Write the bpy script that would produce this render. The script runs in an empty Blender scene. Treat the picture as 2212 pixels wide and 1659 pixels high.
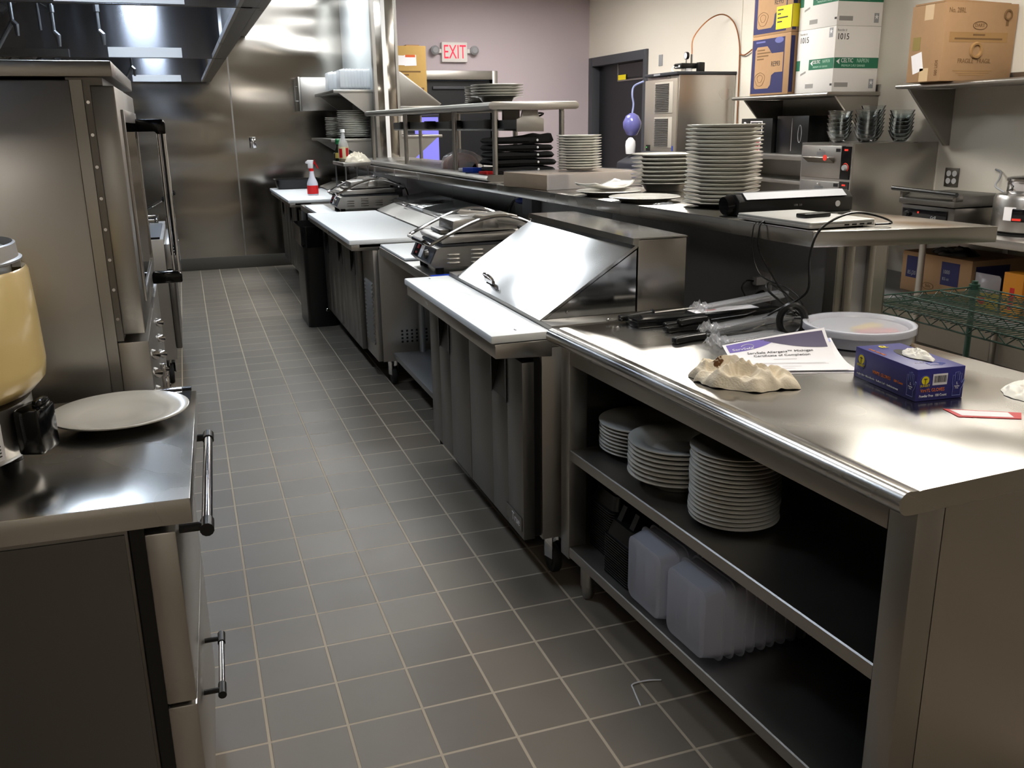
import bpy, bmesh, math, random
from mathutils import Vector, Matrix
random.seed(7)
C = bpy.context.scene.collection
SC = bpy.context.scene
PI = math.pi

# ---------------------------------------------------------------- camera
F_PX = 1960.23
PITCH, YAW, ROLL = 0.2792, 0.3350, -0.0147
cam_d = bpy.data.cameras.new('camera'); cam = bpy.data.objects.new('camera', cam_d); C.objects.link(cam)
cam_d.sensor_fit = 'HORIZONTAL'; cam_d.sensor_width = 36.0; cam_d.lens = F_PX / 2212 * 36.0
cam_d.clip_start = 0.02; cam_d.clip_end = 60
def _axes(p, y, r):
    f = Vector((math.sin(y)*math.cos(p), math.cos(y)*math.cos(p), -math.sin(p)))
    rt = Vector((math.cos(y), -math.sin(y), 0)); up = rt.cross(f)
    c, s = math.cos(r), math.sin(r)
    return rt*c + up*s, up*c - rt*s, f
_r, _u, _f = _axes(PITCH, YAW, ROLL)
cam.matrix_world = Matrix(((_r.x, _u.x, -_f.x, 0), (_r.y, _u.y, -_f.y, 0), (_r.z, _u.z, -_f.z, 1.5316), (0, 0, 0, 1)))
SC.camera = cam

# ---------------------------------------------------------------- world, exposure
w = bpy.data.worlds.new('world'); SC.world = w; w.use_nodes = True
w.node_tree.nodes['Background'].inputs[0].default_value = (0.55, 0.6, 0.7, 1)
w.node_tree.nodes['Background'].inputs[1].default_value = 0.05
SC.view_settings.view_transform = 'Standard'; SC.view_settings.look = 'None'
SC.view_settings.gamma = 1.0; SC.view_settings.use_curve_mapping = False
SC.view_settings.exposure = 0.0
try:
    SC.cycles.use_denoising = True
    SC.cycles.max_bounces = 10; SC.cycles.glossy_bounces = 6; SC.cycles.transparent_max_bounces = 24
    SC.cycles.transmission_bounces = 10; SC.cycles.sample_clamp_indirect = 6.0
    SC.cycles.caustics_reflective = False; SC.cycles.caustics_refractive = False
except Exception:
    pass
# ceiling lamps: centre x, y, size x, size y, strength, colour (recessed troffers, one added as fill, built below)
LAMPS = [
    (1.42, 7.65, 1.20, 0.55, 24, (0.94, 0.98, 1.0)),
    (1.05, 9.70, 1.20, 0.55, 22, (0.94, 0.98, 1.0)),
    (3.30, 9.00, 0.60, 1.20, 24, (1.0, 0.95, 0.90)),
    (3.30, 6.90, 0.60, 1.20, 36, (1.0, 0.95, 0.87)),
    (3.30, 3.30, 0.60, 1.20, 34, (1.0, 0.94, 0.84)),
    (1.55, 0.90, 0.60, 1.20, 13, (1.0, 0.92, 0.80)),
    (0.95, 3.40, 0.60, 1.20, 11, (0.97, 0.98, 1.0)),  # added fill above the aisle, brightens the dark low wall
    (-0.60, -1.9, 1.20, 0.60, 16, (1.0, 0.93, 0.84)),
]
HOOD_LAMP = (45, (0.72, 0.84, 1.0))

# ---------------------------------------------------------------- materials
def lin(c):
    return tuple((x/12.92 if x <= 0.04045 else ((x+0.055)/1.055)**2.4) for x in (v/255 for v in c))
MATS = {}
def mat(name, col, rough=0.5, metal=0.0, noise=0.0, nscale=8.0, bump=0.0, bscale=40.0, emit=None, estr=0.0,
        trans=0.0, ior=1.45, alpha=1.0, stretch=None, rvar=0.0, spec=0.5, coat=0.0, aniso=0.0, arot=0.0):
    if name in MATS: return MATS[name]
    m = bpy.data.materials.new(name); m.use_nodes = True; MATS[name] = m
    nt = m.node_tree; b = nt.nodes['Principled BSDF']
    col = lin(col)
    b.inputs['Base Color'].default_value = (*col, 1); b.inputs['Roughness'].default_value = rough
    b.inputs['Metallic'].default_value = metal; b.inputs['IOR'].default_value = ior
    b.inputs['Specular IOR Level'].default_value = spec
    if aniso: b.inputs['Anisotropic'].default_value = aniso; b.inputs['Anisotropic Rotation'].default_value = arot
    if coat: b.inputs['Coat Weight'].default_value = coat; b.inputs['Coat Roughness'].default_value = 0.08
    if trans: b.inputs['Transmission Weight'].default_value = trans
    if alpha < 1: b.inputs['Alpha'].default_value = alpha
    if emit:
        b.inputs['Emission Color'].default_value = (*lin(emit), 1); b.inputs['Emission Strength'].default_value = estr
    if noise or bump or rvar:
        tc = nt.nodes.new('ShaderNodeTexCoord'); mp = nt.nodes.new('ShaderNodeMapping')
        nt.links.new(tc.outputs['Object'], mp.inputs['Vector'])
        if stretch: mp.inputs['Scale'].default_value = stretch
    if noise or rvar:
        n = nt.nodes.new('ShaderNodeTexNoise'); n.inputs['Scale'].default_value = nscale; n.inputs['Detail'].default_value = 4
        nt.links.new(mp.outputs[0], n.inputs['Vector'])
        if noise:
            mx = nt.nodes.new('ShaderNodeMix'); mx.data_type = 'RGBA'
            mx.inputs['A'].default_value = (*[v*(1-noise) for v in col], 1)
            mx.inputs['B'].default_value = (*[min(1, v*(1+noise)) for v in col], 1)
            nt.links.new(n.outputs['Fac'], mx.inputs['Factor']); nt.links.new(mx.outputs['Result'], b.inputs['Base Color'])
        if rvar:
            mr = nt.nodes.new('ShaderNodeMapRange'); mr.inputs['To Min'].default_value = max(0.02, rough-rvar); mr.inputs['To Max'].default_value = rough+rvar
            mr.inputs['From Min'].default_value = 0.25; mr.inputs['From Max'].default_value = 0.75; mr.interpolation_type = 'SMOOTHSTEP'
            n.inputs['Detail'].default_value = 1.0
            nt.links.new(n.outputs['Fac'], mr.inputs['Value']); nt.links.new(mr.outputs[0], b.inputs['Roughness'])
    if bump:
        n2 = nt.nodes.new('ShaderNodeTexNoise'); n2.inputs['Scale'].default_value = bscale; n2.inputs['Detail'].default_value = 1.0 if bscale < 10 else 3
        nt.links.new(mp.outputs[0], n2.inputs['Vector'])
        bp = nt.nodes.new('ShaderNodeBump'); bp.inputs['Strength'].default_value = 1.0; bp.inputs['Distance'].default_value = bump
        nt.links.new(n2.outputs['Fac'], bp.inputs['Height']); nt.links.new(bp.outputs[0], b.inputs['Normal'])
    return m

STEEL = mat('brushed_steel', (184, 181, 177), 0.30, 1.0, rvar=0.03, nscale=3)
STEEL_TOP = mat('worktop_steel', (192, 190, 186), 0.23, 1.0, rvar=0.07, nscale=4)
STEEL_SAT = mat('satin_steel', (168, 165, 160), 0.38, 1.0, rvar=0.03, nscale=4)
STEEL_BACK = mat('wavy_sheet_steel', (172, 167, 160), 0.15, 1.0, rvar=0.04, nscale=1.6, bump=0.030, bscale=1.2, stretch=(0.6, 1, 1.9))
STEEL_LID = mat('lid_steel', (198, 200, 202), 0.12, 1.0, rvar=0.02, nscale=3, bump=0.0012, bscale=2.2)
STEEL_HOOD = mat('hood_steel', (150, 152, 158), 0.24, 1.0, aniso=0.9, arot=0.25)
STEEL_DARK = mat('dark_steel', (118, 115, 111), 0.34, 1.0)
DOOR_STEEL = mat('door_steel', (116, 115, 113), 0.36, 1.0)
CHROME = mat('chrome', (225, 225, 228), 0.07, 1.0)
ALU = mat('aluminium', (214, 212, 210), 0.36, 0.75)
GALV = mat('galvanised_steel', (150, 152, 154), 0.45, 1.0)
POLY = mat('white_cutting_board', (236, 238, 238), 0.42, noise=0.02, nscale=20)
CHINA = mat('white_china', (228, 226, 219), 0.16, coat=0.3)
BLACK = mat('black_plastic', (16, 16, 17), 0.32)
BLACK_G = mat('black_gloss', (10, 10, 12), 0.12)
RUBBER = mat('black_rubber', (18, 18, 18), 0.7)
FABRIC = mat('black_cloth', (12, 12, 14), 0.95, noise=0.3, nscale=60)
CARD = mat('cardboard', (164, 130, 96), 0.85, noise=0.06, nscale=25)
CARD_Y = mat('yellow_cardboard', (180, 146, 84), 0.85, noise=0.05, nscale=25)
CARD_G = mat('grey_board', (166, 148, 128), 0.75, noise=0.12, nscale=9)
WHITE_CARD = mat('white_card', (232, 229, 226), 0.75)
BLUE_INK = mat('navy_ink', (34, 36, 84), 0.7)
GREEN_INK = mat('green_ink', (40, 112, 84), 0.7)
BLACK_INK = mat('black_ink', (40, 38, 40), 0.7)
GREY_INK = mat('grey_ink', (150, 148, 146), 0.7)
BROWN_INK = mat('brown_ink', (112, 84, 52), 0.8)
WHITE_INK = mat('white_ink', (235, 235, 238), 0.6)
YELLOW = mat('yellow_label', (238, 220, 30), 0.6)
RED = mat('red_plastic', (200, 28, 32), 0.35)
ORANGE_INK = mat('orange_ink', (226, 128, 48), 0.6)
PAPER = mat('white_paper', (240, 238, 242), 0.7)
PURPLE = mat('purple_ink', (110, 92, 176), 0.5)
PLUM = mat('dark_plum_ink', (66, 54, 92), 0.5)
WALLW = mat('white_wall', (226, 220, 208), 0.62, bump=0.0006, bscale=120)
MAUVE = mat('mauve_wall', (196, 184, 190), 0.7, bump=0.0006, bscale=120)
FRP = mat('frp_panel', (216, 222, 224), 0.30, bump=0.0003, bscale=90)
FRP_G = mat('low_wall_panel', (226, 226, 228), 0.42)
CEIL = mat('ceiling_tile', (214, 212, 206), 0.85)
DGREY = mat('dark_grey_paint', (66, 68, 74), 0.5)
DOORD = mat('black_door_paint', (26, 28, 33), 0.4)
BASEB = mat('grey_base_tile', (84, 80, 74), 0.5)
GLASSD = mat('dark_glass', (14, 16, 20), 0.05)
GREEN_W = mat('green_epoxy_wire', (26, 58, 48), 0.4)
BEIGE = mat('cream_enamel', (232, 205, 142), 0.22, coat=0.4)
CLEAR = mat('clear_plastic', (235, 238, 245), 0.12, trans=0.0, alpha=0.30, spec=1.0)
FROST = mat('frosted_plastic', (218, 220, 232), 0.3, alpha=0.45)
MILKY = mat('milky_plastic', (226, 228, 240), 0.35, alpha=0.86)
GLASS = mat('clear_glass', (240, 246, 248), 0.03, trans=1.0, ior=1.45)
TOWEL = mat('cotton_towel', (232, 222, 202), 0.95, noise=0.05, nscale=14, bump=0.0015, bscale=160)
COPPER = mat('copper_tube', (190, 130, 90), 0.3, 1.0)
BLUE = mat('blue_plastic', (28, 62, 168), 0.4)
LGREY = mat('grey_plastic', (150, 152, 156), 0.5)
EXITRED = mat('exit_red', (240, 30, 60), 0.4, emit=(255, 24, 60), estr=0.9)
SCREEN = mat('lit_door_glass', (120, 120, 220), 0.3, emit=(126, 122, 235), estr=0.75)
REDLED = mat('red_indicator', (220, 60, 50), 0.4, emit=(255, 60, 40), estr=0.15)
GREENLED = mat('green_led', (40, 220, 80), 0.4, emit=(60, 255, 90), estr=1.5)
BREAD = mat('bread_crust', (142, 84, 40), 0.55, noise=0.25, nscale=14)
BALLOON = mat('lilac_film', (104, 104, 168), 0.18)
YOIL = mat('oil', (206, 186, 92), 0.1, alpha=0.75)
DGLASS = mat('dark_bottle_glass', (28, 34, 22), 0.08)
GREENCAP = mat('green_cap', (22, 104, 60), 0.4)

def lamp_mat(name, col, s):
    m = bpy.data.materials.new(name); m.use_nodes = True; nt = m.node_tree; nt.nodes.clear()
    e = nt.nodes.new('ShaderNodeEmission'); o = nt.nodes.new('ShaderNodeOutputMaterial')
    e.inputs[0].default_value = (*col, 1); e.inputs[1].default_value = s; nt.links.new(e.outputs[0], o.inputs[0]); return m

def floor_mat():
    m = bpy.data.materials.new('quarry_tile_floor'); m.use_nodes = True; nt = m.node_tree; b = nt.nodes['Principled BSDF']
    N = nt.nodes.new; L = nt.links.new
    tc = N('ShaderNodeTexCoord'); sp = N('ShaderNodeSeparateXYZ'); L(tc.outputs['Object'], sp.inputs[0])
    def M(op, a, bb=None):
        n = N('ShaderNodeMath'); n.operation = op
        for i, v in enumerate((a, bb)):
            if v is None: continue
            if isinstance(v, (int, float)): n.inputs[i].default_value = v
            else: L(v, n.inputs[i])
        return n.outputs[0]
    S = 0.2032
    u = M('DIVIDE', M('SUBTRACT', sp.outputs[0], 0.0538), S); v = M('DIVIDE', M('SUBTRACT', sp.outputs[1], 3.1215), S)
    fu = M('ABSOLUTE', M('SUBTRACT', M('FRACT', M('ADD', u, 100.5)), 0.5)); fv = M('ABSOLUTE', M('SUBTRACT', M('FRACT', M('ADD', v, 100.5)), 0.5))
    d = M('MINIMUM', fu, fv)
    mr = N('ShaderNodeMapRange'); mr.interpolation_type = 'SMOOTHSTEP'
    mr.inputs['From Min'].default_value = 0.014; mr.inputs['From Max'].default_value = 0.026
    mr.inputs['To Min'].default_value = 1; mr.inputs['To Max'].default_value = 0; L(d, mr.inputs['Value'])
    wn = N('ShaderNodeTexWhiteNoise'); wn.noise_dimensions = '2D'; cb = N('ShaderNodeCombineXYZ')
    L(M('FLOOR', M('ADD', u, 100.0)), cb.inputs[0]); L(M('FLOOR', M('ADD', v, 100.0)), cb.inputs[1]); L(cb.outputs[0], wn.inputs['Vector'])
    ns = N('ShaderNodeTexNoise'); ns.inputs['Scale'].default_value = 9; ns.inputs['Detail'].default_value = 6; L(tc.outputs['Object'], ns.inputs['Vector'])
    fac = M('ADD', M('MULTIPLY', wn.outputs['Value'], 0.55), M('MULTIPLY', ns.outputs['Fac'], 0.45))
    mx = N('ShaderNodeMix'); mx.data_type = 'RGBA'; mx.inputs['A'].default_value = (*lin((108, 99, 88)), 1); mx.inputs['B'].default_value = (*lin((130, 120, 107)), 1); L(fac, mx.inputs['Factor'])
    mg = N('ShaderNodeMix'); mg.data_type = 'RGBA'; L(mr.outputs[0], mg.inputs['Factor']); L(mx.outputs['Result'], mg.inputs['A']); mg.inputs['B'].default_value = (*lin((182, 168, 148)), 1)
    L(mg.outputs['Result'], b.inputs['Base Color'])
    rr = M('ADD', M('MULTIPLY', ns.outputs['Fac'], 0.15), M('ADD', M('MULTIPLY', mr.outputs[0], 0.3), 0.36)); L(rr, b.inputs['Roughness'])
    bp = N('ShaderNodeBump'); bp.inputs['Distance'].default_value = 0.0012; L(M('SUBTRACT', 1.0, mr.outputs[0]), bp.inputs['Height']); L(bp.outputs[0], b.inputs['Normal'])
    return m

# ---------------------------------------------------------------- mesh helpers
class MB:
    def __init__(s): s.bm = bmesh.new()
    def poly(s, pts):
        try: return s.bm.faces.new([s.bm.verts.new(p) for p in pts])
        except ValueError: return None
    def box(s, x0, x1, y0, y1, z0, z1):
        v = [s.bm.verts.new(p) for p in ((x0,y0,z0),(x1,y0,z0),(x1,y1,z0),(x0,y1,z0),(x0,y0,z1),(x1,y0,z1),(x1,y1,z1),(x0,y1,z1))]
        for f in ((3,2,1,0),(4,5,6,7),(0,1,5,4),(1,2,6,5),(2,3,7,6),(3,0,4,7)): s.bm.faces.new([v[i] for i in f])
        return s
    def obox(s, c, ax, ay, az, hx, hy, hz):
        c, ax, ay, az = Vector(c), Vector(ax), Vector(ay), Vector(az)
        v = [s.bm.verts.new(c + ax*hx*i + ay*hy*j + az*hz*k) for k in (-1,1) for (i,j) in ((-1,-1),(1,-1),(1,1),(-1,1))]
        for f in ((3,2,1,0),(4,5,6,7),(0,1,5,4),(1,2,6,5),(2,3,7,6),(3,0,4,7)): s.bm.faces.new([v[i] for i in f])
        return s
    def prism(s, poly, axis, a0, a1):
        # poly in the two other axes (cyclic order): axis 'y' -> (x,z), 'x' -> (y,z), 'z' -> (x,y)
        def P(p, a): return {'y': (p[0], a, p[1]), 'x': (a, p[0], p[1]), 'z': (p[0], p[1], a)}[axis]
        A = [s.bm.verts.new(P(p, a0)) for p in poly]; B = [s.bm.verts.new(P(p, a1)) for p in poly]
        n = len(poly)
        s.bm.faces.new(A); s.bm.faces.new(B[::-1])
        for i in range(n): s.bm.faces.new([A[i], B[i], B[(i+1) % n], A[(i+1) % n]])
        return s
    def tube(s, pts, r, n=10, closed=False, caps=True):
        pts = [Vector(p) for p in pts]; rings = []
        rs = r if isinstance(r, (list, tuple)) else [r]*len(pts)
        up = None
        for i, p in enumerate(pts):
            if closed: t = pts[(i+1) % len(pts)] - pts[i-1]
            else: t = pts[min(i+1, len(pts)-1)] - pts[max(i-1, 0)]
            if t.length < 1e-9: t = Vector((0,0,1))
            t.normalize()
            if up is None: up = t.orthogonal().normalized()
            else:
                up = up - t*up.dot(t)
                if up.length < 1e-6: up = t.orthogonal()
                up.normalize()
            sd = t.cross(up)
            rings.append([s.bm.verts.new(p + (up*math.cos(2*PI*k/n) + sd*math.sin(2*PI*k/n))*rs[i]) for k in range(n)])
        m = len(rings)
        for i in range(m if closed else m-1):
            a, b = rings[i], rings[(i+1) % m]
            for k in range(n): s.bm.faces.new([a[k], a[(k+1) % n], b[(k+1) % n], b[k]])
        if caps and not closed:
            s.bm.faces.new(rings[0][::-1]); s.bm.faces.new(rings[-1])
        return s
    def cyl(s, p0, p1, r, n=16): return s.tube([p0, p1], r, n)
    def lathe(s, prof, c=(0,0,0), n=32, axis='z'):
        rings = []
        for r, h in prof:
            if r < 1e-6: rings.append([s.bm.verts.new((0,0,h))])
            else: rings.append([s.bm.verts.new((r*math.cos(2*PI*k/n), r*math.sin(2*PI*k/n), h)) for k in range(n)])
        new = [v for g in rings for v in g]
        for a, b in zip(rings, rings[1:]):
            for k in range(n):
                j = (k+1) % n
                if len(a) == 1 and len(b) == 1: continue
                if len(a) == 1: s.bm.faces.new([a[0], b[j], b[k]])
                elif len(b) == 1: s.bm.faces.new([a[k], a[j], b[0]])
                else: s.bm.faces.new([a[k], a[j], b[j], b[k]])
        R = {'z': Matrix.Identity(3), 'y': Matrix(((1,0,0),(0,0,1),(0,-1,0))), 'x': Matrix(((0,0,1),(0,1,0),(-1,0,0)))}[axis]
        for v in new: v.co = R @ v.co + Vector(c)
        return s
    def grid(s, fn, nu, nv):
        V = [[s.bm.verts.new(fn(i/nu, j/nv)) for j in range(nv+1)] for i in range(nu+1)]
        for i in range(nu):
            for j in range(nv): s.bm.faces.new([V[i][j], V[i+1][j], V[i+1][j+1], V[i][j+1]])
        return s
    def mesh(s, name, m, bevel=0, seg=2, angle=35, solid=0, smooth=True):
        bm = s.bm
        bmesh.ops.recalc_face_normals(bm, faces=bm.faces)
        if bevel:
            ed = [e for e in bm.edges if len(e.link_faces) == 2 and e.calc_face_angle(0) > 0.6]
            bmesh.ops.bevel(bm, geom=ed, offset=bevel, segments=seg, profile=0.5, affect='EDGES', clamp_overlap=True)
        me = bpy.data.meshes.new(name); bm.to_mesh(me); bm.free()
        me.materials.append(m)
        if smooth:
            me.shade_smooth(); me.set_sharp_from_angle(angle=math.radians(angle))
        return me
    def build(s, name, m, parent=None, bevel=0, loc=None, rz=0, solid=0, sub=0, **k):
        me = s.mesh(name, m, bevel, **k)
        o = bpy.data.objects.new(name, me); C.objects.link(o)
        if parent: o.parent = parent
        if loc: o.location = loc
        if rz: o.rotation_euler.z = rz
        if solid:
            md = o.modifiers.new('solid', 'SOLIDIFY'); md.thickness = solid; md.offset = 0
        if sub:
            md = o.modifiers.new('sub', 'SUBSURF'); md.levels = sub; md.render_levels = sub
        return o

def tag(o, label, cat, group=None):
    o['label'] = label; o['category'] = cat
    if group: o['group'] = group
    return o
def thing(name, label, cat, loc=(0,0,0), rz=0, group=None):
    o = bpy.data.objects.new(name, None); C.objects.link(o); o.empty_display_size = 0.1
    o.location = loc; o.rotation_euler = (0, 0, rz)
    return tag(o, label, cat, group)
def struct(o):
    o['kind'] = 'structure'; return o
def copy_tree(o, parent=None):
    c = o.copy(); C.objects.link(c); c.parent = parent
    for ch in list(o.children): copy_tree(ch, c)
    return c
def lettering(parent, s, size, org, right, up, m, name='lettering', align='LEFT', ext=0.0006, sx=1.0):
    cu = bpy.data.curves.new('t', 'FONT'); cu.body = s; cu.size = size; cu.align_x = align; cu.align_y = 'CENTER'; cu.extrude = ext; cu.resolution_u = 3
    t = bpy.data.objects.new('t', cu); C.objects.link(t)
    bpy.context.view_layer.update()
    me = bpy.data.meshes.new_from_object(t.evaluated_get(bpy.context.evaluated_depsgraph_get()))
    bpy.data.objects.remove(t); bpy.data.curves.remove(cu)
    me.name = name; me.materials.clear(); me.materials.append(m)
    o = bpy.data.objects.new(name, me); C.objects.link(o)
    R, U = Vector(right).normalized(), Vector(up).normalized(); Nn = R.cross(U)
    mw = Matrix(((R.x*sx, U.x, Nn.x, org[0]), (R.y*sx, U.y, Nn.y, org[1]), (R.z*sx, U.z, Nn.z, org[2]), (0,0,0,1)))
    me.transform(mw)
    if parent: o.parent = parent
    return o
def decal(parent, name, m, org, right, up, w, h, t=0.0008, pts=None):
    # thin printed patch lying on a face: org = centre on the face
    R, U = Vector(right).normalized(), Vector(up).normalized(); Nn = R.cross(U)
    b = MB()
    if pts is None: b.obox(Vector(org)+Nn*t*0.5, R, U, Nn, w/2, h/2, t/2)
    else:
        P = [Vector(org)+R*p[0]+U*p[1] for p in pts]; A = [b.bm.verts.new(p) for p in P]; B = [b.bm.verts.new(p+Nn*t) for p in P]; n = len(P)
        b.bm.faces.new(A[::-1]); b.bm.faces.new(B)
        for i in range(n): b.bm.faces.new([A[i], A[(i+1) % n], B[(i+1) % n], B[i]])
    return b.build(name, m, parent, smooth=False)
def rrect(w, h, r, n=5):
    P = []
    for cx, cy, a in ((w/2-r, h/2-r, 0), (-w/2+r, h/2-r, PI/2), (-w/2+r, -h/2+r, PI), (w/2-r, -h/2+r, 1.5*PI)):
        P += [(cx+r*math.cos(a+PI/2*k/n), cy+r*math.sin(a+PI/2*k/n)) for k in range(n+1)]
    return P
def bez(P, n=24):
    # smooth curve through points (Catmull-Rom)
    P = [Vector(p) for p in P]; Q = [P[0]*2-P[1]] + P + [P[-1]*2-P[-2]]; out = []
    m = len(P)-1
    per = max(2, n//m)
    for i in range(m):
        a, b, c, d = Q[i:i+4]
        for k in range(per):
            t = k/per
            out.append(0.5*((2*b)+(c-a)*t+(2*a-5*b+4*c-d)*t*t+(3*b-a-3*c+d)*t**3))
    return out + [P[-1]]
ORD = ['topmost', 'second from the top', 'third from the top', 'fourth from the top', 'fifth from the top', 'sixth from the top', 'seventh from the top', 'eighth from the top', 'ninth from the top', 'tenth from the top', 'eleventh from the top', 'twelfth from the top', 'thirteenth from the top', 'fourteenth from the top', 'fifteenth from the top', 'sixteenth from the top', 'seventeenth from the top', 'eighteenth from the top', 'nineteenth from the top', 'twentieth from the top', 'twenty-first from the top', 'twenty-second from the top', 'twenty-third from the top', 'twenty-fourth from the top']
def ordn(i, n): return 'lowest' if (i == n-1 and n > 1) else ORD[i]
# ================================================================= room shell
XL, XR, Y0, Y1, ZC = -1.70, 4.80, -3.50, 10.75, 3.00
FLOOR = floor_mat()
o = MB().box(XL, XR, Y0, Y1, -0.06, 0).build('floor', FLOOR, smooth=False); struct(o)
o = MB().box(XL, XR, Y0, Y1, ZC, ZC+0.08).build('ceiling', CEIL, smooth=False); struct(o)
o = MB().box(XL-0.12, XL, Y0, Y1, 0, ZC).build('wall_left', STEEL_SAT, smooth=False); struct(o)
o = MB().box(XL-0.12, XR+0.12, Y0-0.12, Y0, 0, ZC).build('wall_front', WALLW, smooth=False); struct(o)
# far wall: steel clad part on the left, painted part with the exit door on the right
o = MB().box(XL-0.12, 1.90, Y1, Y1+0.12, 0, ZC).build('wall_back', WALLW, smooth=False); struct(o)
b = MB()
for a, c in ((XL, -0.66), (-0.657, 0.558), (0.561, 1.79)): b.box(a, c, Y1-0.012, Y1-0.001, 0.138, ZC)
clad = b.build('wall_back_steel', STEEL_BACK, smooth=False); struct(clad)
b = MB()
for a in (-0.6585, 0.5595): b.box(a-0.008, a+0.008, Y1-0.016, Y1-0.0125, 0.138, ZC)
b.build('seam_strip', STEEL_SAT, clad, smooth=False)
o = MB().box(XL, 1.79, Y1-0.018, Y1-0.001, 0, 0.138).build('baseboard_back', BASEB, bevel=0.004); struct(o)
DX0, DX1, DZ = 2.45, 3.545, 2.035
o = MB().box(1.90, DX0, Y1, Y1+0.12, 0, ZC).box(DX1, XR+0.12, Y1, Y1+0.12, 0, ZC).box(DX0, DX1, Y1, Y1+0.12, DZ, ZC).build('wall_exit', MAUVE, smooth=False); struct(o)
door = MB().box(DX0+0.01, DX1-0.01, Y1+0.05, Y1+0.095, 0.01, DZ-0.01).build('door_1', DOORD, smooth=False); struct(door)
f = 0.065
MB().box(DX0-f, DX0, Y1-0.025, Y1+0.11, 0, DZ+0.1).box(DX1, DX1+f, Y1-0.025, Y1+0.11, 0, DZ+0.1).box(DX0, DX1, Y1-0.025, Y1+0.11, DZ, DZ+0.1).build('door_frame', STEEL_SAT, door, bevel=0.004)
MB().box(2.60, 2.885, Y1+0.046, Y1+0.052, 1.13, 1.62).build('door_glass', SCREEN, door, smooth=False)
MB().box(2.83, 3.22, Y1+0.02, Y1+0.05, 1.93, 1.965).build('door_closer', DGREY, door, bevel=0.006)
MB().box(3.36, 3.42, Y1+0.0, Y1+0.05, 1.0, 1.05).box(2.52, 3.48, Y1+0.015, Y1+0.03, 1.005, 1.045).build('push_bar', STEEL_DARK, door, bevel=0.004)
# right wall with the dark doorway
RY0, RY1, RZ = 9.20, 10.70, 2.28
o = MB().box(XR, XR+0.12, Y0, RY0, 0, ZC).box(XR, XR+0.12, RY0, RY1, RZ, ZC).box(XR, XR+0.12, RY1, Y1, 0, ZC).build('wall_right', WALLW, smooth=False); struct(o)
b = MB()
for yy in (7.45, 5.0, 2.55): b.box(XR-0.006, XR-0.0005, yy-0.012, yy+0.012, 0, ZC)
o = b.build('trim_1', WALLW, smooth=False); struct(o)
door2 = MB().box(XR+0.075, XR+0.115, RY0+0.02, RY1-0.02, 0.01, RZ-0.06).build('door_2', DOORD, smooth=False); struct(door2)
MB().box(XR-0.03, XR+0.118, RY1-0.10, RY1, 0, RZ).box(XR-0.03, XR+0.118, RY0, RY0+0.07, 0, RZ).box(XR-0.03, XR+0.118, RY0+0.07, RY1-0.10, RZ-0.10, RZ).build('door_frame', DGREY, door2, bevel=0.004)
MB().box(XR+0.066, XR+0.0745, 9.34, 10.06, 2.02, 2.17).build('door_glass', GLASSD, door2, smooth=False)
b = MB().box(XR+0.058, XR+0.0655, 10.06, 10.075, 1.99, 2.175).box(XR+0.058, XR+0.0655, 9.34, 10.06, 1.985, 2.0).build('glass_frame', STEEL_SAT, door2, smooth=False)
MB().box(XR+0.056, XR+0.0575, 9.85, 10.05, 2.0, 2.055).build('sticker', YELLOW, door2, smooth=False)

# stub partition beside the far corner, clad steel end cap
part = MB().box(1.79, 1.99, 8.93, Y1-0.001, 0, ZC).build('wall_partition', FRP, smooth=False); struct(part)
MB().box(1.775, 2.005, 8.905, 8.929, 0, ZC).build('end_cap', STEEL_BACK, part, bevel=0.004)
MB().box(1.862, 1.900, 8.897, 8.9045, 0, ZC).build('joint_or_reflection_strip', WHITE_CARD, part, smooth=False)  # white strip painted in for the mirror reflection on the steel cap
MB().box(1.770, 1.800, 8.895, 8.9045, 0, ZC).box(1.768, 1.7745, 8.905, 8.97, 0, ZC).box(1.985, 2.010, 8.895, 8.9045, 0, ZC).build('corner_guard', STEEL_SAT, part, smooth=False)

# low wall that carries the pass; local frame of the pass run: x right, y away
PO, PR = (1.807, 2.347, 0), math.radians(2.885)
lw = MB().box(0.243, 0.452, 0.16, 6.575, 0, 1.1495).build('wall_pass', FRP_G, smooth=False); struct(lw); lw.location = PO; lw.rotation_euler.z = PR
b = MB().box(0.239, 0.300, 0.152, 0.1595, 0, 1.149).box(0.37, 0.457, 0.152, 0.1595, 0, 1.149).box(0.236, 0.2425, 0.152, 0.20, 0, 1.149).box(0.4525, 0.459, 0.152, 0.20, 0, 1.149)
b.build('end_cap', STEEL, lw, smooth=False)
MB().box(0.272, 0.302, 0.140, 0.1515, 0, 1.149).box(0.366, 0.392, 0.140, 0.1515, 0, 1.149).build('corner_guard', STEEL_SAT, lw, bevel=0.002)
b = MB()
for yy in (1.75, 3.0, 4.2, 5.4): b.box(0.2405, 0.2428, yy-0.008, yy+0.008, 0, 1.149)
b.build('joint_or_reflection_strip', FRP_G, lw, smooth=False)

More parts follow.
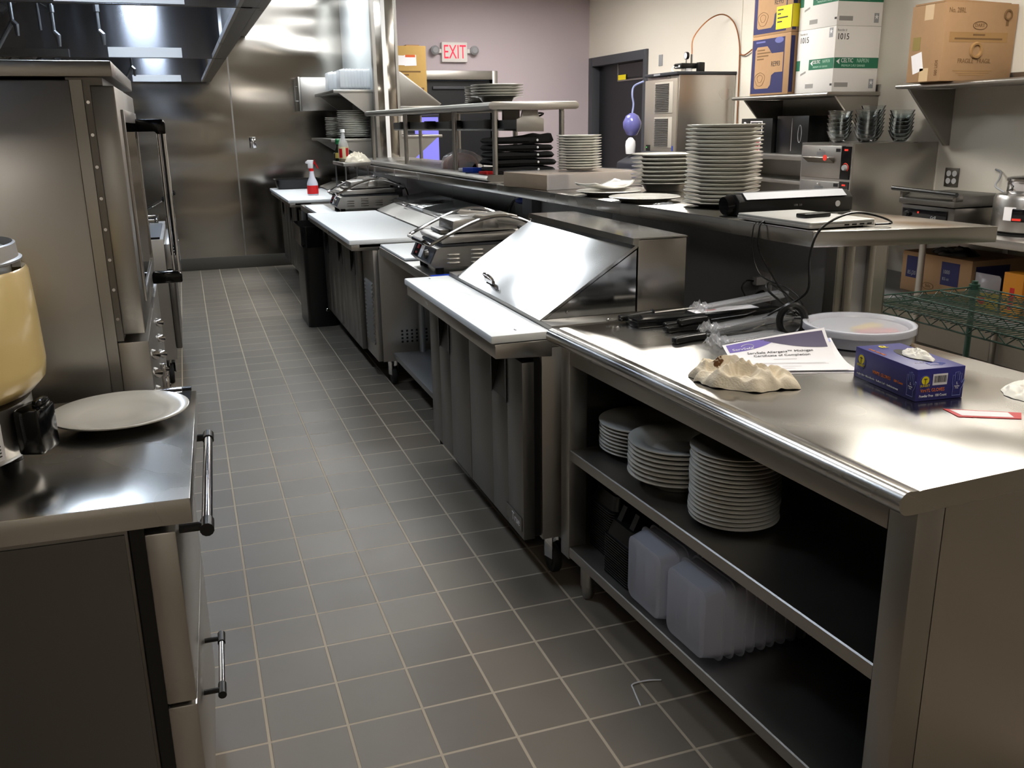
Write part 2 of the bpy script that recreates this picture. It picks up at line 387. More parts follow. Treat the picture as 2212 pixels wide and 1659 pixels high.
# recessed ceiling lamps and one added fill panel
where = ['over the prep coolers in the cook line', 'in the far corner by the steel wall', 'near the exit door', 'over the right hand wall table', 'over the near end of the pass', 'above the open worktable', 'added over the prep cooler to brighten the low wall', 'behind the camera by the front wall']
for i, (x, y, sx, sy, s, c) in enumerate(LAMPS):
    t = thing('ceiling_light', 'white recessed ceiling light panel ' + where[i], 'light', (x, y, ZC), 0)
    MB().box(-sx/2-0.03, -sx/2, -sy/2-0.03, sy/2+0.03, -0.022, -0.001).box(sx/2, sx/2+0.03, -sy/2-0.03, sy/2+0.03, -0.022, -0.001).box(-sx/2, sx/2, -sy/2-0.03, -sy/2, -0.022, -0.001).box(-sx/2, sx/2, sy/2, sy/2+0.03, -0.022, -0.001).build('frame', WHITE_CARD, t, smooth=False)
    MB().box(-sx/2, sx/2, -sy/2, sy/2, -0.014, -0.002).build('diffuser', lamp_mat('lamp_glow', c, s), t, smooth=False)

# ================================================================= exhaust hoods (left, over the cooking line)
HX0, HX1, HZ, HT = -1.30, 0.36, 2.0, 2.56
def hood(y0, y1, label, pipes):
    t = thing('exhaust_hood', label, 'exhaust hood', (0, 0, HZ), 0, 'exhaust hoods over the cook line')
    H = HT-HZ
    MB().box(HX0, HX1, y0, y1, H-0.02, H).build('top_panel', STEEL_HOOD, t, smooth=False)
    for yy in (y0, y1-0.012):
        MB().box(HX0, HX1-0.03, yy, yy+0.012, 0, H-0.021).build('end_panel', STEEL_HOOD, t, smooth=False)
    MB().box(HX1-0.012, HX1, y0, y1, 0.0, H-0.021).box(HX1-0.075, HX1-0.0125, y0, y1, 0.0, 0.012).build('front_lip', STEEL_DARK, t, smooth=False)
    MB().box(HX1-0.092, HX1-0.0755, y0+0.013, y1-0.013, 0.0, 0.03).build('inner_lip', STEEL, t, smooth=False)
    MB().prism([(HX0+0.02, 0.02), (HX0+0.62, H-0.03), (HX0+0.60, H-0.03), (HX0+0.0, 0.02)], 'y', y0+0.013, y1-0.013).build('filter_bank', STEEL_DARK, t, smooth=False)
    b = MB()
    n = int((y1-y0)/0.5)
    for k in range(n):
        yy = y0+0.25+k*(y1-y0-0.2)/n
        for q in range(7):
            z0 = 0.08+q*0.062
            x0 = HX0+0.02+0.60*(z0-0.02)/(H-0.05)
            b.obox((x0+0.03, yy+0.1, z0), (0.73,0,0.68), (0,1,0), (-0.68,0,0.73), 0.022, 0.17, 0.006)
    b.build('filter', STEEL_HOOD, t, smooth=False)
    MB().box(HX0, HX0+0.66, y1-0.06, y1-0.013, 0.0, 0.05).build('grease_trough', STEEL_DARK, t, smooth=False)
    # note strip on the far end panel
    MB().box(-0.40, 0.07, y1-0.016, y1-0.0125, 0.004, 0.068).build('notice_strip', WHITE_CARD, t, smooth=False)
    # lamp
    ly = y1-0.75
    MB().box(-0.33, -0.05, ly-0.28, ly+0.28, H-0.075, H-0.021).build('lamp_housing', STEEL_DARK, t, bevel=0.01)
    MB().box(-0.30, -0.08, ly-0.25, ly+0.25, H-0.088, H-0.0755).build('lamp_glass', lamp_mat('hood_lamp', HOOD_LAMP[1], HOOD_LAMP[0]), t, bevel=0.004)
    for k, (px, py, zl) in enumerate(pipes):
        b = MB().tube([(px, py, H-0.022), (px, py, zl+0.05)], 0.011, 10)
        b.tube([(px, py, zl+0.05), (px+0.02, py-0.01, zl+0.03), (px+0.02, py-0.01, zl-0.03)], [0.016, 0.016, 0.010], 10)
        b.tube([(px, py, zl+0.16), (px, py, zl+0.20)], 0.017, 10)
        if k == 1: b.tube([(px, py, zl+0.17), (px-0.07, py, zl+0.22), (px-0.07, py, zl+0.06)], 0.009, 8)
        if k == 0: b.tube([(px, py, zl+0.05), (px-0.12, py-0.03, zl-0.14)], 0.013, 10)
        b.build('fire_nozzle_pipe', GALV, t)
    return t
hood(0.95, 4.085, 'stainless exhaust hood at the top left, nearest of the row', [])
hood(4.10, 7.05, 'stainless exhaust hood with three hanging nozzle pipes and bright end panel', [(-0.86, 6.35, 0.10), (-0.64, 6.30, 0.04), (-0.40, 6.40, 0.06)])
hood(7.065, 10.55, 'stainless exhaust hood farthest away against the steel wall', [(-0.36, 9.6, 0.04)])
t = thing('air_supply_plenum', 'long grey steel air supply box along the front of the hoods', 'duct', (0, 0, 2.47))
MB().box(HX1+0.001, 0.77, 4.9, 10.70, 0, 0.42).build('body', STEEL_DARK, t, smooth=False)
b = MB()
for yy in (6.6, 8.4): b.box(HX1+0.003, 0.768, yy-0.004, yy+0.004, -0.003, -0.0005)
b.build('panel_joint', STEEL_SAT, t, smooth=False)
# ================================================================= shared china
def plate_mesh(name, r, h=0.0225):
    p = [(0, .0035), (.50*r, .0035), (.53*r, 0), (.57*r, 0), (.60*r, .0035), (.70*r, .32*h), (.985*r, .82*h), (r, .9*h), (r, h), (.985*r, 1.04*h), (.71*r, .32*h+.0055), (.65*r, .0115), (.60*r, .0085), (0, .0085)]
    return MB().lathe(p, n=56).mesh(name, CHINA, angle=60)
def bowl_mesh(name, r, h=0.044):
    p = [(0, .004), (.44*r, .003), (.47*r, 0), (.51*r, 0), (.54*r, .004), (.69*r, .72*h), (.98*r, .90*h), (r, .95*h), (r, h), (.98*r, 1.02*h), (.69*r, .86*h), (.55*r, .012), (.50*r, .009), (0, .009)]
    return MB().lathe(p, n=56).mesh(name, CHINA, angle=60)
def stack(me, name, cat, xy, z0, n, pitch, fmt, group, jit=0.002, lean=(0, 0)):
    for i in range(n):
        q = n-1-i
        o = bpy.data.objects.new(name, me); C.objects.link(o)
        o.location = (xy[0]+random.uniform(-jit, jit)+lean[0]*i, xy[1]+random.uniform(-jit, jit)+lean[1]*i, z0+0.0006+i*pitch)
        o.rotation_euler.z = random.uniform(0, 6)
        tag(o, fmt % ordn(q, n), cat, group)
PLATE_L = plate_mesh('dinner_plate', 0.156); PLATE_S = plate_mesh('side_plate', 0.118, 0.018)
PLATE_M = plate_mesh('dinner_plate_m', 0.150); PLATE_X = plate_mesh('bread_plate', 0.122, 0.018)
BOWL_L = bowl_mesh('pasta_bowl', 0.166); PLATE_A = plate_mesh('dinner_plate_a', 0.138); BOWL_W = bowl_mesh('pasta_bowl_w', 0.142)

# ================================================================= left foreground: undercounter drawer fridge
LF = thing('undercounter_fridge', 'stainless undercounter drawer fridge at the lower left carrying the single plate', 'fridge', (-0.051, 1.605, 0), math.radians(-1.75))
MB().box(-0.76, 0, 0, 0.722, 0.852, 0.90).build('worktop', STEEL_TOP, LF, bevel=0.002)
MB().box(-0.755, -0.114, 0.035, 0.70, 0.10, 0.843).build('cabinet_body', STEEL_DARK, LF, bevel=0.003)
MB().box(-0.74, -0.12, 0.03, 0.034, 0.12, 0.832).build('side_panel', DOOR_STEEL, LF, smooth=False)
MB().box(-0.1135, -0.088, 0.045, 0.69, 0.11, 0.835).build('gasket', BLACK, LF, smooth=False)
for z0, z1 in ((0.47, 0.826), (0.115, 0.463)):
    d = MB().box(-0.0875, -0.033, 0.032, 0.705, z0, z1).build('drawer', STEEL, LF, bevel=0.004)
    zh = z1-0.03 if z0 > 0.3 else z1-0.10
    ex = 0.018 if z0 > 0.3 else 0.005
    ya, yb = (0.10, 0.66) if z0 > 0.3 else (0.21, 0.44)
    MB().tube([(ex, ya+.01, zh), (ex, yb, zh)], 0.011 if z0 > .3 else .007, 14).build('handle_bar', CHROME, d)
    for yy in (ya, yb-.015):
        b = MB().tube([(ex, yy-0.012, zh), (ex, yy+0.03, zh)], 0.0135 if z0 > .3 else .009, 12).tube([(-0.0335, yy+0.01, zh), (ex, yy+0.01, zh)], 0.009 if z0 > .3 else .006, 10)
        b.build('handle_bracket', BLACK, d)
MB().box(-0.095, -0.045, 0.05, 0.09, 0.8435, 0.8515).build('hinge', GALV, LF, bevel=0.002)
b = MB()
for x in (-0.70, -0.18):
    for y in (0.10, 0.62): b.tube([(x, y, 0.0), (x, y, 0.1)], [0.022, 0.016], 12)
b.build('foot', STEEL_DARK, LF)
MB().tube([(-0.13, 0.742, 0.893), (-0.035, 0.742, 0.893)], 0.014, 14).build('rear_grab_bar', CHROME, LF)
MB().tube([(-0.034, 0.742, 0.893), (-0.012, 0.742, 0.893)], 0.0145, 14).box(-0.13, -0.10, 0.715, 0.742, 0.86, 0.893).build('grab_bar_end', BLACK, LF)

o = bpy.data.objects.new('dinner_plate', plate_mesh('dinner_plate_single', 0.148, 0.024)); C.objects.link(o); o.location = (-0.193, 2.145, 0.9006)
tag(o, 'single white dinner plate lying on the left stainless worktop', 'plate')

# rice cooker (cut by the left edge of the picture)
RC = thing('rice_cooker', 'cream enamel rice cooker with aluminium lid on the left worktop', 'rice cooker', (-0.518, 1.87, 0.9006))
R = 0.232
MB().lathe([(0.10, .155), (0.17, .155), (R-.022, .165), (R-.004, .185), (R, .215), (R-.002, .30), (R-.006, .385), (R-.010, .392), (R-.018, .385), (R-.016, .30), (R-.016, .19), (.10, .17)], n=64).build('enamel_shell', BEIGE, RC, angle=50)
MB().lathe([(0, .05), (.19, .05), (.197, .06), (.197, .15), (.17, .154), (0, .154)], n=48).build('burner_base', STEEL, RC)
b = MB()
for k in range(4):
    a = 0.5+k*PI/2
    b.tube([(0.15*math.cos(a), 0.15*math.sin(a), 0.0), (0.15*math.cos(a), 0.15*math.sin(a), 0.049)], [0.022, 0.018], 12)
b.build('foot', BLACK, RC)
MB().lathe([(0, .33), (.196, .33), (.198, .36), (.198, .398), (.205, .402), (.218, .404), (.219, .408), (.213, .41), (.211, .435), (.207, .437), (.205, .41), (0, .41)], n=64).build('inner_pot', ALU, RC)
MB().lathe([(.2045, .4105), (.196, .424), (.165, .442), (.158, .458), (.08, .478), (0, .482)], n=64).build('pot_lid', ALU, RC)
b = MB()
for k in range(8):
    a = k*PI/4+0.12
    b.obox((0.207*math.cos(a), 0.207*math.sin(a), 0.397), (math.cos(a), math.sin(a), 0), (-math.sin(a), math.cos(a), 0), (0,0,1), 0.0075, 0.006, 0.008)
b.build('lid_spacer', ALU, RC)
def cylpatch(r, a0, a1, z0, z1, t=0.0008, n=16):
    b = MB()
    b.grid(lambda u, v: ((r+t)*math.cos(a0+(a1-a0)*u), (r+t)*math.sin(a0+(a1-a0)*u), z0+(z1-z0)*v), n, 1); return b
lab = cylpatch(0.197, -1.75, -0.62, 0.062, 0.146).build('warning_label', PAPER, RC)
b = MB(); random.seed(3)
zz = 0.138
while zz > 0.068:
    a = -1.72
    while a < -0.70:
        wd = random.uniform(0.03, 0.12); a1 = min(a+wd, -0.66)
        if zz > 0.132 and a < -1.0: break
        b.grid(lambda u, v, a=a, a1=a1, z=zz: (0.1988*math.cos(a+(a1-a)*u), 0.1988*math.sin(a+(a1-a)*u), z+0.0024*v), 2, 1)
        a = a1+0.02
    zz -= 0.0062
b.build('print', BLACK_INK, lab); random.seed(7)
a = -0.32; ca, sa = math.cos(a), math.sin(a)
MB().obox((0.222*ca, 0.222*sa, 0.102), (ca, sa, 0), (-sa, ca, 0), (0,0,1), 0.024, 0.034, 0.044).obox((0.236*ca, 0.236*sa, 0.150), (ca, sa, 0), (-sa, ca, 0), (0,0,1), 0.010, 0.020, 0.010).build('latch_handle', BLACK_G, RC, bevel=0.008)

# ================================================================= convection oven
OV = thing('convection_oven', 'tall stainless convection oven with black bracketed door handle, left side', 'oven', (-0.132, 2.45, 0))
MB().box(-1.02, -0.101, 0.0, 0.95, 0.13, 1.645).build('side_panel', STEEL, OV, bevel=0.003)
MB().box(-0.1005, -0.074, 0.001, 0.949, 0.13, 1.645).build('front_post', STEEL_SAT, OV, smooth=False)
MB().box(-0.0735, -0.058, 0.012, 0.93, 1.012, 1.635).build('door_gasket', STEEL_DARK, OV, smooth=False)
b = MB()
for k in range(8): b.lathe([(0, .0), (.004, .0), (.003, .003), (0, .004)], c=(-0.066, 0.0095, 1.07+k*0.075), n=10, axis='y')
b.build('gasket_screw', CHROME, OV)
dr = MB().box(-0.0575, -0.004, 0.003, 0.94, 1.030, 1.632).build('door', STEEL_SAT, OV, bevel=0.004)
MB().box(-0.0038, -0.001, 0.16, 0.80, 1.12, 1.55).build('door_window', GLASSD, dr, smooth=False)
MB().box(-0.0037, 0.003, 0.13, 0.16, 1.09, 1.58).box(-0.0037, 0.003, 0.80, 0.83, 1.09, 1.58).box(-0.0037, 0.003, 0.16, 0.80, 1.55, 1.58).box(-0.0037, 0.003, 0.16, 0.80, 1.09, 1.12).build('window_frame', STEEL, dr, bevel=0.001)
for z in (1.543, 1.06):
    b = MB()
    s_ = -1 if z > 1.3 else 1
    b.prism([(-0.0035, z-0.019), (0.058, z-0.019), (0.060, z-0.019-(0.008 if s_ < 0 else 0)), (0.089, z-0.019-(0.008 if s_ < 0 else 0)), (0.090, z+0.008), (0.082, z+0.019), (-0.0035, z+0.019)], 'y', 0.735, 0.775)
    b.build('handle_bracket', BLACK_G, dr, bevel=0.005)
MB().tube([(0.081, 0.755, 1.078), (0.081, 0.755, 1.517)], 0.0085, 12).tube([(0.066, 0.762, 1.078), (0.066, 0.762, 1.517)], 0.0055, 10).build('handle_tube', CHROME, dr)
lp = MB().box(-0.0735, 0.0, 0.002, 0.949, 0.13, 1.010).build('lower_panel', STEEL_SAT, OV, bevel=0.003)
b = MB()
for k in range(9):
    for yy in (0.06, 0.5): b.tube([(0.0, yy, 0.96-k*0.05), (0.010, yy+0.01, 0.955-k*0.05), (0.0, yy+0.05, 0.96-k*0.05)], [0.004, 0.013, 0.004], 10)
b.build('louvre', CHROME, lp)
MB().box(0.0005, 0.016, 0.44, 0.47, 0.80, 0.84).box(0.0005, 0.022, 0.45, 0.46, 0.74, 0.80).build('latch', CHROME, lp, bevel=0.003)
MB().box(-1.03, -0.004, -0.006, 0.96, 1.652, 1.688).build('top_cap', STEEL, OV, bevel=0.004)
MB().box(-0.11, -0.03, 0.02, 0.93, 1.6335, 1.6515).build('top_hinge_plate', STEEL_DARK, OV, smooth=False)
b = MB()
for x in (-0.95, -0.16):
    for y in (0.08, 0.87): b.tube([(x, y, 0), (x, y, 0.129)], [0.03, 0.024], 12)
b.build('leg', STEEL_DARK, OV)

# ================================================================= caster helper
def caster(parent, x, y, ztop, r=0.055, ang=0.0):
    c_, s_ = math.cos(ang), math.sin(ang)
    f = MB().box(x-0.035, x+0.035, y-0.035, y+0.035, ztop-0.006, ztop-0.0005)
    for q in (-1, 1):
        f.obox((x+c_*0.02*q, y+s_*0.02*q, (r+ztop)/2+0.002), (c_, s_, 0), (-s_, c_, 0), (0,0,1), 0.0025, 0.022, (ztop-r)/2-0.004)
    o = f.build('caster_fork', CHROME, parent, bevel=0.001)
    MB().lathe([(0, -.015), (r*.5, -.015), (r*.55, -.012), (r*.93, -.014), (r, -.008), (r, .008), (r*.93, .014), (r*.55, .012), (r*.5, .015), (0, .015)], c=(x, y, r), n=28, axis='x').build('wheel', RUBBER, o)

# ================================================================= gas range and fryer beyond the oven
GR = thing('gas_range', 'stainless gas range on casters beyond the convection oven', 'range', (-0.16, 5.82, 0))
MB().box(-0.80, 0, 0, 0.92, 0.16, 0.90).build('body', STEEL_SAT, GR, bevel=0.004)
d = MB().box(0.001, 0.035, 0.04, 0.88, 0.22, 0.70).build('oven_door', STEEL_DARK, GR, bevel=0.006)
MB().tube([(0.036, 0.12, 0.655), (0.065, 0.12, 0.655), (0.065, 0.80, 0.655), (0.036, 0.80, 0.655)], 0.010, 10).build('handle', CHROME, d)
p = MB().prism([(0.0005, 0.72), (0.05, 0.72), (0.035, 0.87), (0.0005, 0.87)], 'y', 0.0, 0.92).build('control_panel', STEEL, GR, bevel=0.003)
for k in range(6):
    MB().lathe([(0, 0.03), (.018, .03), (.022, .0), (0, 0)], c=(0.043, 0.09+k*0.148, 0.795), n=16, axis='x').build('knob', CHROME, p)
b = MB().box(-0.78, -0.02, 0.01, 0.91, 0.9005, 0.912)
for k in range(3):
    for i in range(6): b.box(-0.76+i*0.13, -0.75+i*0.13, 0.03+k*0.30, 0.29+k*0.30, 0.9125, 0.935)
    for j in range(3): b.box(-0.76, -0.10, 0.04+k*0.30+j*0.11, 0.05+k*0.30+j*0.11, 0.9130, 0.936)
b.build('grate', BLACK, GR)
MB().box(-0.85, -0.805, 0, 0.92, 0.16, 1.45).box(-0.8045, -0.55, 0, 0.92, 1.40, 1.42).build('back_shelf', STEEL, GR, bevel=0.003)
caster(GR, -0.045, 0.07, 0.16, 0.062, 0.5); caster(GR, -0.045, 0.85, 0.16, 0.062); caster(GR, -0.74, 0.07, 0.16, 0.062); caster(GR, -0.74, 0.85, 0.16, 0.062)
FR = thing('deep_fryer', 'stainless deep fryer with tall splash back beyond the gas range', 'fryer', (-0.17, 6.80, 0))
MB().box(-0.75, 0, 0, 0.42, 0.14, 0.88).build('body', STEEL_SAT, FR, bevel=0.004)
MB().box(0.001, 0.02, 0.02, 0.40, 0.18, 0.74).build('door', STEEL, FR, bevel=0.004)
MB().box(-0.80, -0.755, 0, 0.42, 0.14, 1.25).build('splash_back', STEEL, FR, bevel=0.004)
MB().box(-0.70, -0.06, 0.03, 0.05, 0.8805, 0.93).box(-0.70, -0.06, 0.37, 0.39, 0.8805, 0.93).box(-0.06, -0.04, 0.03, 0.39, 0.8805, 0.93).build('tank_rim', STEEL_LID, FR, bevel=0.003)
for yy in (0.12, 0.28):
    b = MB().tube([(-0.62, yy, 0.97), (-0.15, yy, 0.97), (0.06, yy, 1.08)], 0.007, 8)
    for k in range(6): b.tube([(-0.60+k*0.08, yy-0.06, 0.89), (-0.60+k*0.08, yy-0.06, 0.97), (-0.60+k*0.08, yy+0.06, 0.97), (-0.60+k*0.08, yy+0.06, 0.89)], 0.0025, 6)
    b.build('fry_basket', CHROME, FR)
    MB().tube([(0.0, yy, 1.048), (0.09, yy, 1.097)], 0.012, 10).build('basket_grip', BLACK, FR)
b = MB()
for x in (-0.68, -0.07):
    for y in (0.06, 0.36): b.tube([(x, y, 0), (x, y, 0.139)], [0.026, 0.02], 12)
b.build('leg', STEEL_DARK, FR)
# ================================================================= near right: open worktable
WO, WR, WL, WD = (1.102, 1.1435, 0), math.radians(3.34), 1.45, 0.87
WT = thing('worktable', 'open stainless steel worktable with two undershelves, right foreground', 'worktable', WO, WR)
prof = [(WD, .866), (WD, .91), (.050, .91), (.044, .9085), (.040, .9105)]
prof += [(.021+.0215*math.cos(a), .8895+.0225*math.sin(a)) for a in [math.radians(70+k*15) for k in range(14)]]
prof += [(.034, .866)]
MB().prism(prof, 'y', 0, WL).build('worktop', STEEL_TOP, WT, angle=40)
MB().box(.05, .078, .07, WL-.065, .806, .865).build('front_rail', STEEL_SAT, WT, bevel=0.002)
for y0, y1 in ((.004, .069), (WL-.064, WL-.004)):
    MB().box(.05, .115, y0, y1, .135, .865).build('front_post', STEEL_SAT, WT, bevel=0.003)
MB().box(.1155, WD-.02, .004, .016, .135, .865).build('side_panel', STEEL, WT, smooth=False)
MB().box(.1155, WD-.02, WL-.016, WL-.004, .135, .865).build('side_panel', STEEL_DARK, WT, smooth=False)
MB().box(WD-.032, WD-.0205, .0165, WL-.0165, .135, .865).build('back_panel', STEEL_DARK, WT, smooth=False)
for zt, nm in ((.522, 'middle_shelf'), (.179, 'bottom_shelf')):
    MB().prism([(.052, zt-.034), (.056, zt-.034), (.056, zt-.004), (WD-.033, zt-.004), (WD-.033, zt), (.055, zt), (.052, zt-.003)], 'y', .0700, WL-.0655).build(nm, STEEL_SAT, WT, angle=30)
for x in (.105, WD-.08):
    for y in (.06, WL-.10):
        MB().lathe([(0, 0), (.014, 0), (.021, .012), (.023, .045), (.026, .048), (.026, .1345), (0, .1345)], c=(x, y, 0), n=20).build('bullet_foot', STEEL, WT)

def wloc(x, y): 
    c, s = math.cos(WR), math.sin(WR); return (WO[0]+c*x-s*y, WO[1]+s*x+c*y)
stack(PLATE_A, 'dinner_plate', 'plate', wloc(.262, 1.286), .522, 8, .0118, 'white rimmed plate, %s of the left stack inside the open worktable', 'plates in the left stack of the worktable', .002)
stack(BOWL_W, 'pasta_bowl', 'bowl', wloc(.210, 1.008), .522, 8, .0134, 'white wide rim bowl, %s of the middle stack inside the worktable', 'bowls in the middle stack of the worktable', .0015)
stack(PLATE_S, 'side_plate', 'plate', wloc(.212, .738), .522, 17, .0116, 'small white plate, %s of the tall stack inside the worktable', 'small plates in the worktable', .002)
stack(PLATE_L, 'dinner_plate', 'plate', wloc(.60, 1.15), .522, 8, .0138, 'white plate in deep shade, %s of the back stack inside the worktable', 'plates at the back of the worktable', .003)

# black takeaway containers, nested upside down
def container_mesh(name, a, b_, h, ridge=False):
    m = MB()
    t = 0.004
    def ring(s, z, off=0): return [m.bm.verts.new((p[0]*s, p[1]*s, z)) for p in rrect(a*2, b_*2, min(a, b_)*0.3, 4)]
    prof = [(1.06, 0), (1.06, .003), (1.0, .004), (0.97, .006), (0.84, h), (0.80, h)]
    R_ = [ring(s, z) for s, z in prof]; n = len(R_[0])
    for p, q in zip(R_, R_[1:]):
        for k in range(n): m.bm.faces.new([p[k], p[(k+1) % n], q[(k+1) % n], q[k]])
    m.bm.faces.new(R_[-1])
    if ridge:
        for s in (-1, 1):
            m.prism([(-a*.75, h+.0005), (a*.75, h+.0005), (a*.55, h+.045), (-a*.55, h+.045)], 'y', s*b_*.45-.012, s*b_*.45+.012)
    return m.mesh(name, BLACK)
BC = container_mesh('takeaway_container', .105, .082, .05); BCR = container_mesh('takeaway_container_ridged', .105, .082, .05, True)
random.seed(11)
for (cx, cy, n, where_) in ((.238, 1.315, 20, 'left'), (.190, 1.125, 16, 'right')):
    for i in range(n):
        o = bpy.data.objects.new('takeaway_container', BCR if i == n-1 else BC); C.objects.link(o)
        p = wloc(cx+random.uniform(-.0006, .0006), cy+random.uniform(-.0006, .0006)); o.location = (p[0], p[1], .1796+i*.0085); o.rotation_euler.z = WR+random.uniform(-.004, .004)
        tag(o, 'black takeaway container, %s of the %s black stack on the bottom shelf' % (ordn(n-1-i, n), where_), 'food container', 'black takeaway containers on the bottom shelf')
# clear clamshell boxes standing on edge
def clam_mesh(name, wy, hz, d, m):
    b = MB(); n = 4
    def ring(s, x): return [b.bm.verts.new((x, p[0]*s, p[1]*s+hz/2)) for p in rrect(wy, hz, .03, 4)]
    pr_ = [(1.0, d), (1.0, d-.002), (.95, d-.003), (.86, .004), (.80, 0.0)]
    Rr = [ring(s, x) for s, x in pr_]; k2 = len(Rr[0])
    for p, q in zip(Rr, Rr[1:]):
        for k in range(k2): b.bm.faces.new([p[k], p[(k+1) % k2], q[(k+1) % k2], q[k]])
    b.bm.faces.new(Rr[-1])
    for k in range(3): b.box(d*.25, d*.25+.0015, -wy*.28+k*wy*.28-.003, -wy*.28+k*wy*.28+.003, hz*.1, hz*.9)
    return b.mesh(name, m)
CLAM = clam_mesh('clear_container', .205, .225, .055, FROST)
row = 0
for ry, nm in ((.925, 'far'), (.712, 'near')):
    for i in range(13):
        o = bpy.data.objects.new('clear_container', CLAM); C.objects.link(o)
        p = wloc(.055+i*.033+random.uniform(-.002, .002), ry+random.uniform(-.003, .003)); o.location = (p[0], p[1], .1796); o.rotation_euler.z = WR+random.uniform(-.015, .015)
        q = ['front most', 'second from the front', 'third from the front', 'fourth from the front', 'fifth from the front', 'sixth from the front', 'seventh from the front', 'eighth from the front', 'ninth from the front', 'tenth from the front', 'eleventh from the front', 'twelfth from the front', 'rear most'][i]
        tag(o, 'clear plastic container on edge, %s in the %s row, bottom shelf' % (q, nm), 'food container', 'clear containers on the bottom shelf')

# ---------------- things on the worktop (z = .91)
ZT = .9105
# glove box
gb = thing('glove_box', 'blue box of vinyl gloves open on top, on the worktable', 'glove box', (1.511, 1.559, ZT), math.atan2(.022, .2281)*0+math.radians(-5.5))
GBW, GBL, GBH = .126, .234, .076
BLUEBOX = mat('glove_box_blue', (44, 44, 122), 0.45)
MB().box(0, GBW, 0, GBL, 0, GBH).build('carton', BLUEBOX, gb, bevel=0.0015)
X, Y, Z = Vector((1,0,0)), Vector((0,1,0)), Vector((0,0,1))
FN, FL, FT = (Vector((0,-.0002,0)), X, Z), (Vector((-.0002,0,0)), -Y, Z), (Vector((0,0,GBH+.0002)), X, Y)
def sun(parent, c, R_, U_, r):
    decal(parent, 'badge_ring', mat('badge_blue', (96, 108, 190), .5), c, R_, U_, 0, 0, .0004, [(r*1.28*math.cos(k*PI/16), r*1.5*math.sin(k*PI/16)-r*.2) for k in range(32)])
    N_ = Vector(R_).cross(Vector(U_)); c2 = Vector(c)+N_*.0005
    decal(parent, 'badge_ground', BLUEBOX, c2, R_, U_, 0, 0, .0004, [(r*1.2*math.cos(k*PI/16), r*1.42*math.sin(k*PI/16)-r*.2) for k in range(32)])
    c3 = Vector(c)+N_*.001+Vector(U_)*r*.28
    decal(parent, 'badge_sun', YELLOW, c3, R_, U_, 0, 0, .0004, [(r*.85*math.cos(k*PI/16), r*.85*math.sin(k*PI/16)) for k in range(32)])
    b = MB(); R2, U2 = Vector(R_), Vector(U_); c4 = c3+N_*.0008
    b.obox(c4-U2*r*.35, R2, U2, N_, r*.05, r*.55, .0002)
    for a in (.3, 1.2, 2.0, 2.9): b.obox(c4+U2*r*.2+R2*math.cos(a)*r*.2+U2*math.sin(a)*r*.12, R2*math.cos(a)+U2*math.sin(a)*.6, (U2*math.cos(a)-R2*math.sin(a)*.6), N_, r*.22, r*.06, .0002)
    b.build('badge_palm', BLACK_INK, parent, smooth=False)
    lettering(parent, 'SUNSET', r*.62, c3+N_*.0006-Vector(U_)*r*1.12, R_, U_, YELLOW, align='CENTER', ext=.0003)
def hand_outline(parent, c, R_, U_, s, m):
    P = [(-.42,-1.1),(-.40,-.35),(-.52,.05),(-.50,.75),(-.36,.76),(-.30,.22),(-.26,1.0),(-.10,1.02),(-.06,.25),(-.02,1.06),(.14,1.05),(.16,.25),(.22,.92),(.37,.90),(.36,.10),(.46,.0),(.62,.36),(.72,.28),(.56,-.30),(.40,-.55),(.40,-1.1)]
    N_ = Vector(R_).cross(Vector(U_)); pts = [Vector(c)+Vector(R_)*p[0]*s+Vector(U_)*p[1]*s+N_*.0004 for p in P]
    MB().tube(pts, s*.025, 6, closed=True).build('hand_outline', m, parent)
n0 = FN[0]
sun(gb, n0+X*.022+Z*.046, X, Z, .0115)
decal(gb, 'barcode_label', WHITE_INK, n0+X*.061+Z*.049, X, Z, .038, .026)
b = MB()
xx = .045
while xx < .077:
    wd = random.choice((.0006, .001, .0016)); b.box(xx, xx+wd, -.0015, -.0012, .042, .058); xx += wd+random.choice((.0008, .0012))
b.build('barcode', BLACK_INK, gb, smooth=False)
lettering(gb, 'VINYL GLOVES', .0115, n0+X*.012+Z*.0245, X, Z, ORANGE_INK, sx=.84)
lettering(gb, 'Powder Free  100 Count', .0085, n0+X*.010+Z*.0115, X, Z, WHITE_INK, sx=.84)
hand_outline(gb, n0+X*.108+Z*.036, X, Z, .026, mat('outline_blue', (140, 150, 214), .5)); lettering(gb, 'L', .009, n0+X*.108+Z*.036, X, Z, WHITE_INK, align='CENTER'); lettering(gb, 'Powder\nFree', .0045, n0+X*.108+Z*.027, X, Z, WHITE_INK, align='CENTER')
l0 = FL[0]+Y*GBL
sun(gb, l0-Y*.028+Z*.046, -Y, Z, .0135)
lettering(gb, 'VINYL GLOVES', .0115, l0-Y*.075+Z*.030, -Y, Z, ORANGE_INK, sx=.9); lettering(gb, '100 Count', .0085, l0-Y*.155+Z*.030, -Y, Z, ORANGE_INK, sx=.9)
lettering(gb, 'Single Use • Non-Sterile • Rolled Cuff • Ambidextrous', .0068, l0-Y*.012+Z*.0125, -Y, Z, WHITE_INK, sx=1.08)
hand_outline(gb, l0-Y*.215+Z*.038, -Y, Z, .026, mat('outline_blue', (140, 150, 214), .5)); lettering(gb, 'L', .009, l0-Y*.215+Z*.038, -Y, Z, WHITE_INK, align='CENTER'); lettering(gb, 'Powder\nFree', .0045, l0-Y*.215+Z*.029, -Y, Z, WHITE_INK, align='CENTER')
t0 = FT[0]
sun(gb, t0+Y*.205+X*.055, X, Y, .010)
lettering(gb, 'VINYL GLOVES', .010, t0+X*.012+Y*.20, -Y, X, ORANGE_INK)
